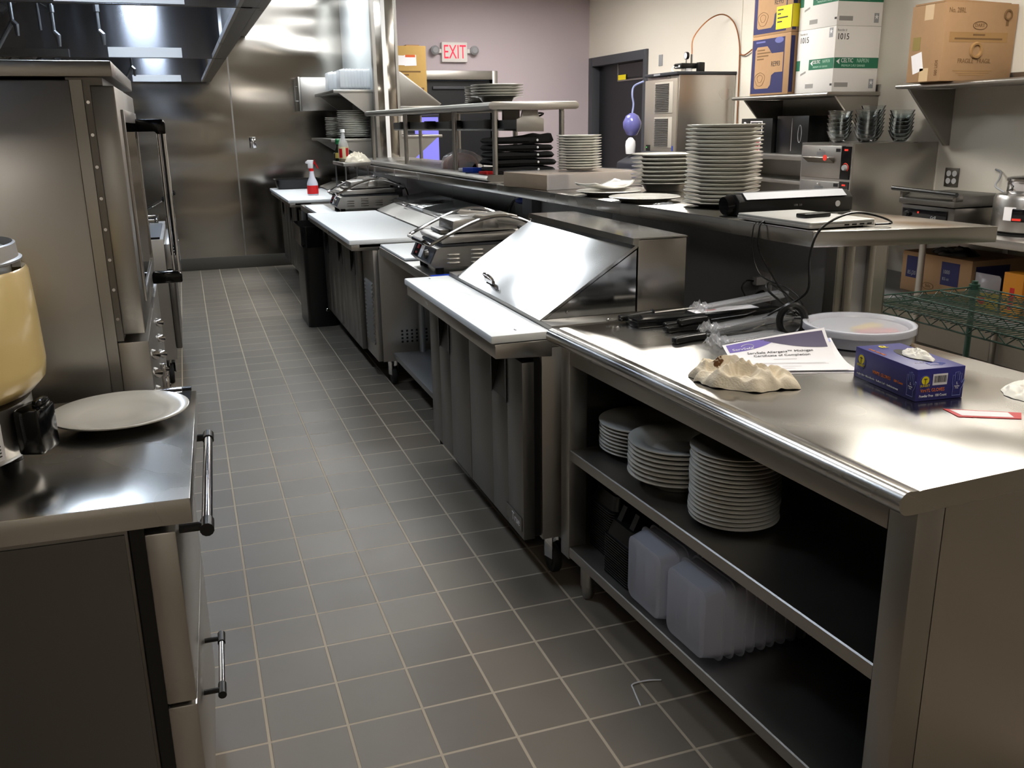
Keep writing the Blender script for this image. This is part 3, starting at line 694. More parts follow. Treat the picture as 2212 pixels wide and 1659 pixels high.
decal(gb, 'top_opening', BLACK, t0+X*.072+Y*.115, X, Y, 0, 0, .0005, [(.026*math.cos(k*PI/12), .062*math.sin(k*PI/12)) for k in range(24)])
hand_outline(gb, t0+X*.075+Y*.034, Y*-1, X, .020, mat('outline_blue', (140, 150, 214), .5)); lettering(gb, 'Powder Free', .005, t0+X*.03+Y*.05, X, Y, WHITE_INK)
from mathutils import noise as mnoise
def crumple(name, m, parent, cx, cy, z, ax, ay, h, seed, rz=0, nu=34, nv=34, fold=6, sub=1, thick=.0015):
    off = Vector((seed*3.17, seed*1.31, seed*.77)); f1 = 1.9
    def fn(u, v):
        a, r = 2*PI*u, v
        k = 1+.42*mnoise.noise(Vector((math.cos(a)*1.3, math.sin(a)*1.3, 0))+off)+.16*mnoise.noise(Vector((math.cos(a)*4, math.sin(a)*4, 3))+off)
        x, y = ax*r*k*math.cos(a), ay*r*k*math.sin(a)
        p = Vector((x/ax*f1*.8, y/ay*f1, 0))+off
        w_ = mnoise.noise(p*.8+Vector((9, 4, 2)))*1.1
        rd = 1-abs(mnoise.noise(p+Vector((w_, -w_, 0))))*2.6
        rd2 = 1-abs(mnoise.noise(p*2.3+Vector((w_, w_, 5))))*2.2
        e = max(0, 1-r**3)**.7
        hh = h*e*(.30+.55*max(0, rd)+.20*max(0, rd2)+.25*mnoise.noise(p*.7+Vector((3, 3, 3)))) + .004*(1-r)
        hh += .010*max(0, mnoise.noise(Vector((math.cos(a)*5, math.sin(a)*5, 8))+off))*(r**4)*(h/.06)
        return (x, y, max(.0008, hh))
    b = MB().grid(fn, nu, nv); bmesh.ops.remove_doubles(b.bm, verts=b.bm.verts, dist=.0002)
    o = b.build(name, m, parent, loc=(cx, cy, z), rz=rz, sub=sub, angle=80); return o
crumple('glove_tuft', mat('vinyl_glove', (240, 238, 230), .6), gb, .075, .105, GBH+.001, .026, .05, .016, 5)
# stained towel
tw = crumple('kitchen_towel', mat('stained_towel', (228, 216, 194), .95, noise=.10, nscale=9, bump=.0012, bscale=220), None, 1.232, 1.850, ZT, .078, .125, .062, 21, rz=math.radians(45), nu=90, nv=48, fold=9)
tag(tw, 'crumpled off-white towel with brown stains on the worktable', 'towel')
b = MB()
rnd = random.Random(4)
def stain_mat():
    m = bpy.data.materials['stained_towel']; nt = m.node_tree; bs = nt.nodes['Principled BSDF']
    tc = nt.nodes.new('ShaderNodeTexCoord'); pr_ = None
    mk = nt.nodes.new('ShaderNodeVectorMath'); mk.operation = 'DISTANCE'; mk.inputs[1].default_value = (.005, .052, .05); nt.links.new(tc.outputs['Object'], mk.inputs[0])
    ns = nt.nodes.new('ShaderNodeTexNoise'); ns.inputs['Scale'].default_value = 90; nt.links.new(tc.outputs['Object'], ns.inputs['Vector'])
    mr = nt.nodes.new('ShaderNodeMapRange'); mr.inputs['From Min'].default_value = .012; mr.inputs['From Max'].default_value = .032; mr.inputs['To Min'].default_value = .62; mr.inputs['To Max'].default_value = .0
    nt.links.new(mk.outputs['Value'], mr.inputs['Value'])
    ad = nt.nodes.new('ShaderNodeMath'); ad.operation = 'ADD'; nt.links.new(mr.outputs[0], ad.inputs[0]); nt.links.new(ns.outputs['Fac'], ad.inputs[1])
    st = nt.nodes.new('ShaderNodeMapRange'); st.inputs['From Min'].default_value = .92; st.inputs['From Max'].default_value = 1.06; nt.links.new(ad.outputs[0], st.inputs['Value'])
    src = bs.inputs['Base Color'].links[0].from_socket
    mx = nt.nodes.new('ShaderNodeMix'); mx.data_type = 'RGBA'; nt.links.new(st.outputs[0], mx.inputs['Factor']); nt.links.new(src, mx.inputs['A']); mx.inputs['B'].default_value = (*lin((92, 60, 30)), 1)
    nt.links.new(mx.outputs['Result'], bs.inputs['Base Color'])
stain_mat(); b.bm.free()
# clear wrap / tissue at the right edge
o = crumple('crumpled_glove', mat('vinyl_glove', (240, 238, 230), .6), None, 1.80, 1.52, ZT, .05, .085, .022, 9, rz=-.9); tag(o, 'crumpled white vinyl glove at the right edge of the worktable', 'glove')
# red card
rc = thing('red_card', 'small red card with white panel on the worktable', 'card', (1.578, 1.428, ZT), math.atan2(-.055, .111))
MB().prism([(-.072, .038), (-.058, -.018), (.068, -.024), (.085, .02)], 'z', 0, .0012).build('card', mat('red_card', (196, 44, 50), .5), rc, smooth=False)
decal(rc, 'white_panel', PAPER, (0, .006, .0013), X, Y, 0, 0, .0005, [(-.060, .024), (-.048, -.016), (.056, -.022), (.056, .012)])
# certificates
def sheet(z, curl, name, label, dx=0, dy=0, mt=PAPER):
    t = thing(name, label, 'paper', (1.285+dx, 1.915+dy, z), math.atan2(-.33, .94), 'certificates')
    def S(u, v, lift=0):
        x, y = .279*u, .216*v
        c_ = curl*(max(0, v-.35)/.65)**1.6*(.25+.75*u)
        return Vector((x, y, .0004+c_+lift+.0025*math.sin(u*PI)*v))
    def patch(nm, m, poly, lift):
        b = MB(); V = []
        # poly: list of (u, vlow, vhigh) columns
        for (u, a, c_) in poly: V.append((b.bm.verts.new(S(u, a, lift)), b.bm.verts.new(S(u, (a+c_)/2, lift)), b.bm.verts.new(S(u, c_, lift))))
        for p, q in zip(V, V[1:]):
            for k in range(2):
                try: b.bm.faces.new([p[k], q[k], q[k+1], p[k+1]])
                except ValueError: pass
        return b.build(nm, m, t)
    MB().grid(lambda u, v: S(u, v), 18, 18).build('page', mt, t)
    return t, S, patch
sheet(ZT, .002, 'certificate', 'lowest white certificate sheet under the top two pages', .012, -.012)
sheet(ZT+.003, .035, 'certificate', 'white page with small blue corner tag beneath the purple certificate', .022, -.004)
t, S, patch = sheet(ZT+.006, .062, 'certificate', 'topmost certificate page with purple banner beside the glove box')
N_ = 14
patch('banner', PURPLE, [(.03+.53*k/N_, .73+.10*(k/N_)**1.3+.13*(k/N_)**3, .965) for k in range(N_+1)], .0006)
patch('banner', PLUM, [(.36+.61*k/N_, .955-.25*(1-(1-k/N_)**2.2), .965) for k in range(N_+1)], .0007)
def slet(s, u, v, size, m, al='LEFT'):
    o_, r_, u_ = S(u, v, .0010), S(u+.1, v)-S(u, v), S(u, v+.1)-S(u, v); lettering(t, s, size, o_, r_, u_, m, align=al, ext=.0002)
slet('ServSafe', .065, .80, .017, WHITE_INK)
MB().tube([S(.22+.06*math.cos(a), .845+.055*math.sin(a), .0012) for a in [PI*.9-k*PI*1.15/12 for k in range(13)]], .0009, 6).build('logo_swoosh', WHITE_INK, t)
slet('ServSafe Allergens™ Michigan', .5, .655, .0145, BLACK_INK, 'CENTER'); slet('Certificate of Completion', .5, .57, .0145, BLACK_INK, 'CENTER')
b = MB()
for (u0, u1, v) in ((.40, .62, .46), (.18, .86, .33), (.26, .88, .29), (.42, .60, .18), (.30, .52, .09)):
    b.obox(S((u0+u1)/2, v, .0008), S(u1, v)-S(u0, v), S(.5, v+.1)-S(.5, v), (0,0,1), .5, .0022/.0216/2*1.0, .0002) if False else b.poly([S(u0, v, .0009), S(u1, v, .0009), S(u1, v+.008, .0009), S(u0, v+.008, .0009)])
b.build('print_line', GREY_INK, t, smooth=False)
# blue tag on the second page
tg = [o for o in bpy.data.objects if o.get('label', '').startswith('white page with small blue')][0]
decal(tg, 'blue_tag', BLUE, (.262, .196, .034), (1, 0, 0), (0, 1, .35), .016, .016)
# lidded tub
tb = thing('lidded_tub', 'round white plastic tub with clear lid on the worktable', 'tub', (1.80, 2.10, ZT))
TR = .155
MB().lathe([(0, .0), (TR*.90, .0), (TR*.93, .003), (TR*.97, .034), (TR, .035), (TR, .05), (TR*.985, .052), (TR*.93, .05), (TR*.90, .034), (TR*.88, .006), (0, .005)], n=64).build('tub_body', mat('tub_white', (226, 228, 238), .35), tb)
MB().lathe([(0, .040), (TR*.86, .041), (TR*.905, .0525), (TR*.97, .0545), (TR*1.012, .053), (TR*1.015, .034), (TR*1.008, .034)], n=64).build('clear_lid', mat('lid_film', (222, 224, 232), .22, alpha=.5), tb, angle=50)
MB().obox((.05, -.02, .0255), (.9, -.4, 0), (.4, .9, 0), (0,0,1), .06, .022, .006).build('red_packet', RED, tb, bevel=.004)
MB().obox((.055, .03, .026), (.95, .3, 0), (-.3, .95, 0), (0,0,1), .055, .022, .007).build('yellow_packet', mat('yellow_packet', (232, 200, 60), .6), tb, bevel=.004)
MB().obox((-.06, .03, .010), (.95, .3, 0), (-.3, .95, 0), (0,0,1), .03, .02, .004).build('paper_slip', PAPER, tb, bevel=.002)
# knives
def knife(hx, hy, tx, ty, z, hl, label, bl=None, blade_w=.022):
    d = Vector((tx-hx, ty-hy, 0)); L_ = d.length; d.normalize(); a = math.atan2(d.y, d.x)
    t = thing('kitchen_knife', label, 'knife', (hx, hy, z), a, 'kitchen knives in sleeves')
    MB().prism([(0, -.012), (.012, -.016), (hl*.5, -.012), (hl*.92, -.017), (hl, -.010), (hl, .012), (hl*.6, .015), (.02, .016), (.002, .010)], 'z', 0, .019).build('handle', BLACK, t, bevel=.006, seg=3)
    MB().prism([(hl+.001, -.018), (L_*.8, -.016), (L_, .012), (hl+.001, .012)], 'z', .008, .0105).build('blade', STEEL_LID, t, smooth=False)
    return t
knife(1.357, 2.457, 1.70, 2.470, ZT, .125, 'black handled kitchen knife lying highest, beside the long black knife pack')
knife(1.335, 2.405, 1.66, 2.425, ZT, .115, 'black handled kitchen knife with the shortest visible handle, behind the sleeved ones')
knife(1.375, 2.40, 1.70, 2.45, ZT+.0205, .115, 'black handled kitchen knife resting on top of the front knives')
knife(1.285, 2.268, 1.66, 2.345, ZT, .125, 'black handled kitchen knife nearest to the table front')
kp = thing('knife_pack', 'long black knife pack in clear wrap with paper label', 'knife pack', (1.285, 2.487, ZT), math.atan2(.012, .53))
MB().box(0, .53, 0, .085, .0, .026).build('sleeve', mat('pack_black', (22, 24, 26), .12), kp, bevel=.003)
decal(kp, 'paper_label', PAPER, (.34, .045, .0262), X, Y, .24, .055)
decal(kp, 'red_print', RED, (.29, .047, .0272), X, Y, .035, .018); 
hs = thing('honing_steel', 'black handled honing steel with wire loop at the far end of the worktable', 'honing steel', (1.243, 2.589, ZT), math.atan2(.01, .12))
MB().tube([(.028, 0, .015), (.034, 0, .015), (.07, 0, .015), (.12, 0, .016), (.15, 0, .018), (.153, 0, .018)], [.010, .012, .0105, .013, .011, .016], 14).build('handle', BLACK, hs)
MB().tube([(.1535, 0, .018), (.42, .004, .020)], .0055, 10).build('rod', STEEL, hs)
MB().tube(bez([(.029, .003, .015), (.0, .012, .014), (-.02, 0, .012), (.0, -.012, .012), (.029, -.003, .014)], 16), .0012, 6).build('hanging_loop', CHROME, hs)
# clear blister sleeves
random.seed(5)
for i, (x0, y0, x1, y1, z, w_, lab_) in enumerate(((1.455, 2.345, 1.85, 2.46, .0, .055, 'clear plastic knife sleeve lying flat by the tub'), (1.44, 2.385, 1.84, 2.52, .056, .045, 'clear plastic knife sleeve on top of the pile'), (1.385, 2.185, 1.615, 2.215, .0, .06, 'clear plastic knife sleeve nearest to the certificates'))):
    d = Vector((x1-x0, y1-y0, 0)); L_ = d.length
    t = thing('knife_sleeve', lab_, 'sleeve', (x0, y0, ZT+z), math.atan2(d.y, d.x), 'clear knife sleeves')
    MB().prism([(0, -w_/2), (.01, -w_/2-.004), (L_, -w_/2), (L_, w_/2), (.015, w_/2)], 'z', 0, .020).build('blister', CLEAR, t, bevel=.004)
    MB().prism([(.03, -w_*.3), (L_-.03, -w_*.2), (L_-.02, w_*.2), (.03, w_*.25)], 'z', .008, .0105).build('blade', STEEL_LID, t, smooth=False)
    MB().grid(lambda u, v: (-.03+.06*u, (v-.5)*w_*1.15, .020+.010*math.sin(9*u+5*v)+.008*math.sin(17*v+3*u)), 10, 10).build('torn_film', CLEAR, t)
# twist tie on the floor
o = MB().tube(bez([(1.02, 1.905, .003), (1.035, 1.975, .003), (1.045, 2.0, .003), (1.09, 2.0, .004), (1.13, 1.99, .003)], 20), .0022, 6).build('twist_tie', WHITE_INK); tag(o, 'white twist tie lying on the tile floor before the worktable', 'twist tie')
# ================================================================= cook line: prep coolers, stands, grills
def pocket_door(parent, y0, y1, x0, x1, z0, z1, ph=.17, pw=.20, far=True):
    # door slab with a pocket handle cut into its top; the pocket floor slopes out to the door face
    yc = (y0+y1)/2 + (.0 if pw > .3 else (.06 if far else -.06)); a, c = yc-pw/2, yc+pw/2
    d = x0+.045
    b = MB().box(x0, x1, y0, a, z0, z1).box(x0, x1, c, y1, z0, z1).box(x0, x1, a, c, z0, z1-ph)
    b.box(d, x1, a, c, z1-ph, z1)
    o = b.build('door', DOOR_STEEL, parent, bevel=.0015)
    MB().prism([(x0+.001, z1-ph), (d-.0005, z1-.01), (d-.0005, z1-ph)], 'y', a+.002, c-.002).build('handle_slope', STEEL_DARK, o, smooth=False)
    for q in (a, c-.012): MB().prism([(x0-.003, z1-ph-.01), (x0-.003, z1-.0), (d-.001, z1-.0), (d-.001, z1-.02)], 'y', q, q+.012).build('handle_cheek', BLACK, o, smooth=False)
    return o
def levelled_casters(t, L, zt, x0, x1, r=.052):
    for x in (x0, x1):
        for y in (.07, L-.07): caster(t, x, y, zt, r, .3)

# near cooler with raised sloping lid
C1X, C1Y, C1L, CH = .856, 2.648, 1.228, .89
C1 = thing('prep_cooler', 'stainless prep cooler with raised sloping lid and white cutting board, beside the worktable', 'prep cooler', (C1X, C1Y, 0), 0)
BX = .135
MB().box(BX+.035, .745, .004, C1L, .16, .835).build('body', STEEL_SAT, C1, bevel=.003)
MB().box(BX+.012, BX+.0345, .02, C1L-.02, .17, .80).build('door_gasket', BLACK, C1, smooth=False)
pocket_door(C1, .012, C1L/2-.003, BX-.03, BX+.0115, .165, .79, pw=.17, far=False); pocket_door(C1, C1L/2+.003, C1L-.012, BX-.03, BX+.0115, .165, .79, pw=.17, far=True)
MB().prism([(.012, .862), (.012, .815), (BX+.07, .806), (BX+.07, .862)], 'y', 0, C1L).build('board_tray', STEEL, C1, bevel=.002)
b = MB().box(0, .203, .004, C1L-.004, .8625, CH)
cb = b.build('cutting_board', POLY, C1, bevel=.006)
b = MB()
for yy in (.06, C1L-.06): b.tube([(.10, yy-.008, CH+.0004), (.10, yy+.008, CH+.0004)], .0022, 8)
b.build('board_pin_slot', LGREY, cb)
MB().box(.2055, .745, .006, C1L-.002, .8355, .905).build('pan_rail', STEEL_SAT, C1, bevel=.002)
LY0, LY1 = .10, 1.09
ld = MB().prism([(.200, .906), (.206, .899), (.555, 1.125), (.555, 1.132), (.550, 1.134)], 'y', LY0, LY1).prism([(.222, .9065), (.553, .9065), (.553, 1.117)], 'y', LY0+.003, LY0+.0045).prism([(.222, .9065), (.553, .9065), (.553, 1.117)], 'y', LY1-.0045, LY1-.003).build('sloping_lid', STEEL_LID, C1, angle=25)
hd = MB().tube(bez([(.235, C1L*.60-.045, .945), (.222, C1L*.60-.03, .962), (.222, C1L*.60+.03, .962), (.235, C1L*.60+.045, .945)], 12), .006, 8).box(.2285, .240, C1L*.60-.05, C1L*.60+.05, .932, .944).build('lid_handle', CHROME, ld)
MB().box(.5585, .742, LY0, LY1+.004, .9055, 1.150).build('rear_housing', STEEL, C1, bevel=.003)
MB().prism([(.535, 1.136), (.5575, 1.128), (.5575, 1.1495), (.562, 1.1525), (.742, 1.1525), (.742, 1.157), (.538, 1.157)], 'y', LY0-.003, LY1+.007).build('hood_band', STEEL_LID, C1, smooth=False)
b = MB().lathe([(0, -.002), (.006, -.002), (.004, -.006), (0, -.007)], c=(.30, LY0+.003, .925), n=12, axis='y'); b.build('lid_pivot_screw', CHROME, C1)
bd = decal(C1, 'maker_badge', STEEL_DARK, (BX-.0303, .105, .215), (0, -1, 0), (0, 0, 1), .155, .05, .002)
lettering(C1, 'True', .040, (BX-.0330, .085, .215), (0, -1, 0), (0, 0, 1), WHITE_INK, align='CENTER')
levelled_casters(C1, C1L, .16, BX+.10, .66)

# stand with panini grill between the coolers
def stand(name, label, x, y0, y1, h, legs, board=None, depth=.62):
    t = thing(name, label, 'stand table', (x, y0, 0))
    L = y1-y0
    MB().box(0, depth, 0, L, h-.045, h).build('tabletop', STEEL_SAT, t, bevel=.002)
    for (lx, ly) in legs: 
        MB().tube([(lx, ly, .06), (lx, ly, h-.0455)], .019, 14).build('leg', GALV, t)
        MB().tube([(lx, ly, 0), (lx, ly, .0595)], [.016, .022], 12).build('foot', RUBBER, t)
    a = max(l[1] for l in legs)+.03; c = min(l[1] for l in legs)-.03; x0 = min(l[0] for l in legs)-.02
    MB().box(x0+.0, depth-.05, c, a, .205, .235).build('undershelf', GALV, t, bevel=.002)
    return t
stand('equipment_stand', 'steel equipment stand under the nearer panini grill, between the two front coolers', 1.015, 4.00, 5.22, .86, [(.215, 1.14), (.065, .16), (.56, 1.14), (.56, .16)])
MBo = MB().box(0, .42, 0, .62, 0, .014).build('cutting_board', POLY, None, bevel=.004, loc=(1.02, 4.585, .8606)); tag(MBo, 'white cutting board lying on the stand left of the nearer panini grill', 'cutting board')
MBo = MB().box(0, .09, 0, .05, 0, .006).build('blue_cloth_tag', BLUE, None, bevel=.002, loc=(1.018, 3.93+.075, .8606)); tag(MBo, 'blue tag on the stand edge beside the near prep cooler', 'tag')

def panini(label, x, y, z, Wd=.40):
    t = thing('panini_grill', label, 'panini grill', (x, y, z), 0, 'panini grills')
    D = .50
    base = MB().prism([(.012, .035), (-.004, .052), (.028, .122), (.05, .128), (D, .128), (D, .035)], 'y', 0, Wd)
    b = base
    for q in (0, Wd):
        s_ = -1 if q == 0 else 1
        for c in range(4):
            for r in range(3+(c == 1)):
                xx = .075+c*.115; zz = .056+r*.0185-(.0 if c != 1 else .002)
                b.tube([(xx, q+s_*.0005, zz), (xx+.008, q+s_*.005, zz), (xx+.052, q+s_*.005, zz), (xx+.062, q+s_*.0005, zz)], [.0015, .0042, .0042, .0015], 8)
    b.build('base', STEEL_SAT, t)
    for (fx, fy) in ((.05, .05), (.05, Wd-.05), (D-.05, .05), (D-.05, Wd-.05)):
        MB().tube([(fx, fy, 0), (fx, fy, .0345)], .02, 12).build('foot', RUBBER, t)
    # control face (leans back)
    R_, U_ = (0, -1, 0), (.416, 0, .909); org = Vector((.012, Wd/2, .087))+Vector((-.0006, 0, .0003))
    cp = decal(t, 'control_panel', DGREY, org, R_, U_, Wd-.03, .068, .002)
    o2 = org+Vector((-.0024, 0, .001))
    decal(cp, 'timer_display', BLACK_G, o2+Vector((0, .105, 0)), R_, U_, .085, .062, .001)
    decal(cp, 'red_switch', mat('dark_red', (150, 24, 30), .4), o2+Vector((.0055, .092, .014))+Vector((-.001,0,0)), R_, U_, .030, .020, .002)
    decal(cp, 'red_digits', mat('dark_red', (150, 24, 30), .4), o2+Vector((-.006, .105, -.014))+Vector((-.001,0,0)), R_, U_, .034, .010, .001)
    decal(cp, 'notice_sticker', WHITE_INK, o2+Vector((0, .02, .0)), R_, U_, .055, .060, .001); decal(cp, 'blue_sticker', BLUE, o2+Vector((-.001, .005, -.004)), R_, U_, .022, .040, .001)
    MB().lathe([(0, 0), (.021, 0), (.019, -.018), (.010, -.020), (0, -.020)], c=(o2.x-.001, Wd/2-.10, o2.z), n=20, axis='x').build('knob', STEEL_DARK, cp)
    # plates
    MB().box(.055, D-.01, .012, Wd-.012, .1285, .140).build('lower_plate', DGREY, t, bevel=.002)
    up = MB().prism([(.055, .143), (.075, .143), (D-.03, .150), (D-.03, .182), (.065, .175), (.045, .165)], 'y', .004, Wd-.004).build('upper_plate', STEEL_SAT, t, bevel=.003)
    hs_ = MB().prism([(.125, .1835), (.13, .237), (.19, .245), (D-.05, .252), (D-.05, .1865)], 'y', .075, Wd-.075).build('upper_housing', STEEL_SAT, up, bevel=.004)
    MB().box(.075, .12, .11, Wd-.11, .178, .196).build('front_block', STEEL_DARK, up, bevel=.003)
    MB().box(.20, .24, Wd/2-.012, Wd/2+.012, .2475, .249).build('badge', WHITE_INK, hs_, smooth=False)
    # lifting arms and handle loop
    for q in (.035, Wd-.035):
        MB().prism([(.26, .20), (.34, .20), (.335, .235), (.30, .262), (.265, .235)], 'y', q-.004, q+.004).build('arm_bracket', STEEL, up, bevel=.002)
        MB().prism([(.22, .252), (.24, .268), (.46, .240), (.50, .215), (.50, .195), (.24, .245)], 'y', q+(.030 if q < .1 else -.038), q+(.038 if q < .1 else -.030)).build('hinge_arm', STEEL_SAT, up, bevel=.003)
    MB().tube([(D+.035, .005, .195), (D+.035, Wd-.005, .195)], .026, 16).box(D-.03, D+.04, .03, .07, .10, .20).box(D-.03, D+.04, Wd-.07, Wd-.03, .10, .20).build('hinge_barrel', CHROME, t)
    ya, yb = -.018, Wd+.018
    arc = [(D+.035, .195), (.42, .246), (.33, .262), (.22, .245), (.10, .196), (.00, .148)]
    P = bez([(a_, ya, z_) for a_, z_ in arc], 20) + [Vector((-.008, ya+.01, .143))] + [Vector((-.008, yb-.01, .143))] + bez([(a_, yb, z_) for a_, z_ in arc][::-1], 20)
    hl = MB().tube(P, .0085, 10).build('handle_loop', CHROME, t)
    MB().tube([(-.008, .10, .143), (-.008, Wd-.10, .143)], .0125, 12).build('handle_grip', BLACK_G, hl)
    MB().tube(bez([(D+.03, Wd*.7, .16), (D+.12, Wd*.75, .17), (D+.14, Wd*.6, .05), (D+.10, Wd*.5, .006)], 18), .0055, 8).build('power_cord', BLACK, t)
    return t
panini('panini grill with red switches beside the sloping cooler lid, the nearer of two', 1.03, 4.06, .8603)

# large cooler with two flat lids
def flat_cooler(label, x, y, L, h, louvre=True, ndoors=3):
    t = thing('prep_cooler', label, 'prep cooler', (x, y, 0))
    MB().box(BX+.03, .905, .0, L, .16, .855).build('body', STEEL_SAT, t, bevel=.003)
    y0 = .0
    if louvre:
        y0 = .36
        lp_ = MB().box(BX-.0, BX+.0295, .004, y0-.004, .165, .835).build('compressor_panel', STEEL_SAT, t, bevel=.002)
        b = MB()
        for k in range(16): b.prism([(BX-.0005, .26+k*.024), (BX-.012, .262+k*.024), (BX-.0005, .276+k*.024)], 'y', .05, y0-.07)
        b.build('louvre', STEEL_SAT, lp_, smooth=False)
        b = MB()
        for i in range(8):
            for j in range(4): b.box(.28+i*.030, .292+i*.030, -.0012, -.0002, .27+j*.022, .282+j*.022)
        b.build('vent_hole', BLACK, t, smooth=False)
    n = ndoors; dl = (L-y0)/n
    MB().box(BX+.012, BX+.0295, y0+.02, L-.02, .17, .80).build('door_gasket', BLACK, t, smooth=False)
    for k in range(n): pocket_door(t, y0+k*dl+.003, y0+(k+1)*dl-.003, BX-.03, BX+.0115, .165, .80, pw=.17, far=(k == n-1))
    MB().prism([(.012, h-.028), (.012, h-.062), (BX+.07, h-.066), (BX+.07, h-.028)], 'y', 0, L).build('board_tray', STEEL, t, bevel=.002)
    MB().box(.06, .56, .0, L, h-.0445, h-.0285).build('worktop', STEEL_SAT, t, smooth=False)
    MB().box(0, .525, -.004, L-.004, h-.028, h).build('cutting_board', POLY, t, bevel=.006)
    MB().prism([(.535, h-.027), (.535, h+.004), (.665, h+.05), (.905, h+.05), (.905, h-.027)], 'y', .0, L).build('pan_rail', STEEL, t, smooth=False)
    for k in range(2):
        a, c = .006+k*L/2, (k+1)*L/2-.006
        l_ = MB().prism([(.672, h+.0505), (.668, h+.082), (.69, h+.090), (.93, h+.128), (.93, h+.0505)], 'y', a, c).build('flat_lid', STEEL_LID, t, bevel=.004)
        MB().tube([(.664, (a+c)/2-.06, h+.066), (.650, (a+c)/2-.055, h+.066), (.650, (a+c)/2+.055, h+.066), (.664, (a+c)/2+.06, h+.066)], .005, 8).build('lid_handle', CHROME, l_)
    levelled_casters(t, L, .16, BX+.10, .82, .055)
    return t
flat_cooler('long prep cooler with wide cutting board and two flat lids, beyond the nearer grill', .850, 5.26, 1.86, .90)
flat_cooler('farthest stainless prep cooler with cutting board holding the spray bottle', .850, 8.47, 1.84, .90, louvre=False)

# trash can and farther stand
TC = thing('trash_can', 'narrow black trash can with liner standing in the aisle', 'trash can', (.93, 7.42, 0))
MB().prism(rrect(.25, .50, .04, 4), 'z', .002, .74).build('bin', BLACK, TC, angle=50)
b = MB(); n = 40
def liner(u, v):
    q = rrect(.27, .52, .045, 9); p = q[int(u*len(q)) % len(q)]
    k = 1+.03*math.sin(u*47)*(1-v)+.02*v
    return (p[0]*k, p[1]*k, .742+.05*v+.012*math.sin(u*33)*(1-v)-.10*(1-v))
b.grid(liner, 40, 4); bmesh.ops.remove_doubles(b.bm, verts=b.bm.verts, dist=.0005)
b.build('bin_liner', mat('black_film', (14, 14, 16), .22), TC, angle=80)
MB().lathe([(0, -.002), (.014, -.002), (.010, -.006), (0, -.006)], c=(.03, -.2505, .135), n=14, axis='y').build('rivet', CHROME, TC)
stand('equipment_stand', 'steel equipment stand carrying the farther panini grill', .95, 7.175, 8.42, .862, [(.36, 1.18), (.36, .10), (.58, 1.18), (.58, .10)], depth=.66)
o = MB().box(0, .16, 0, .85, 0, .016).build('cutting_board', POLY, None, bevel=.004, loc=(.952, 7.28, .8626)); tag(o, 'narrow white cutting board at the front of the farther stand', 'cutting board')
panini('panini grill farther down the line behind the long cutting board, the farther of two', 1.12, 7.38, .8626)
TUB = thing('bus_tub', 'black plastic tub at the far end of the farthest cutting board', 'tub', (.88, 9.98, .9006))
b = MB()
Rr = []
for s, z in ((.0, .012), (.90, .012), (.97, .095), (1.03, .097), (1.03, .103), (.96, .103), (.885, .006), (0, .004)):
    if s == 0: continue
    Rr.append([b.bm.verts.new((.245+p[0]*s, .13+p[1]*s, z)) for p in rrect(.47, .25, .04, 4)])
for p, q in zip(Rr, Rr[1:]):
    for k in range(len(p)): b.bm.faces.new([p[k], p[(k+1) % len(p)], q[(k+1) % len(p)], q[k]])
b.bm.faces.new(Rr[0]); b.bm.faces.new(Rr[-1])
b.build('tub_body', BLACK, TUB)
# spray bottle
SB = thing('spray_bottle', 'white spray bottle with red trigger and red label on the far cutting board', 'spray bottle', (1.145, 9.02, .9006), -.5)
k = 1.12
MB().lathe([(0, 0), (.042*k, 0), (.046*k, .006), (.046*k, .095*k), (.040*k, .115*k), (.024*k, .150*k), (.018*k, .185*k), (.018*k, .20*k), (0, .20*k)], n=28).build('bottle', MILKY, SB, angle=50)
MB().lathe([(.0475*k, .012*k), (.0475*k, .082*k)], n=28).build('red_label', RED, SB)
MB().lathe([(0, .2005*k), (.019*k, .2005*k), (.019*k, .222*k), (0, .222*k)], n=20).build('collar', RED, SB)
MB().prism([(-.03, .2225*k), (.016, .2225*k), (.02, .26*k), (.03, .29*k), (-.03, .292*k), (-.055, .275*k), (-.05, .262*k), (-.03, .262*k)], 'y', -.013, .013).build('spray_head', WHITE_INK, SB, bevel=.004)
MB().prism([(.021, .262*k), (.04, .292*k), (.031, .295*k), (.072, .22*k), (.06, .222*k), (.042, .255*k)], 'y', -.008, .008).build('trigger', RED, SB, bevel=.002)
# small riser shelf behind with bottles and towel
RX, RY, RZ_ = 1.262, 7.83, .8626
RS = thing('riser_shelf', 'small raised steel shelf behind the farther panini grill', 'shelf', (RX, RY, RZ_))
MB().box(0, .228, 0, .58, .345, .373).build('shelf_top', STEEL_SAT, RS, bevel=.003)
for x in (.02, .208):
    for y in (.03, .55): MB().tube([(x, y, .0), (x, y, .3445)], .007, 8).build('leg', GALV, RS)
ZR = RZ_+.3736
tw2 = crumple('kitchen_towel', TOWEL, None, 1.392, 7.945, ZR, .105, .085, .085, 33, rz=.2, nu=48, nv=24, fold=6); tag(tw2, 'crumpled white towel on the small raised shelf', 'towel')
OB = thing('oil_bottle', 'tall clear oil bottle with white cap and red label on the raised shelf', 'bottle', (1.318, 8.13, ZR))
MB().lathe([(0, 0), (.040, 0), (.044, .01), (.044, .14), (.037, .165), (.021, .20), (.016, .245), (0, .245)], n=24).build('bottle', CLEAR, OB, angle=50)
MB().lathe([(0, .004), (.039, .004), (.0415, .012), (.0415, .12), (0, .12)], n=24).build('oil', YOIL, OB)
MB().lathe([(.0448, .025), (.0448, .125)], n=24).build('cream_label', mat('cream_label', (232, 220, 180), .6), OB)
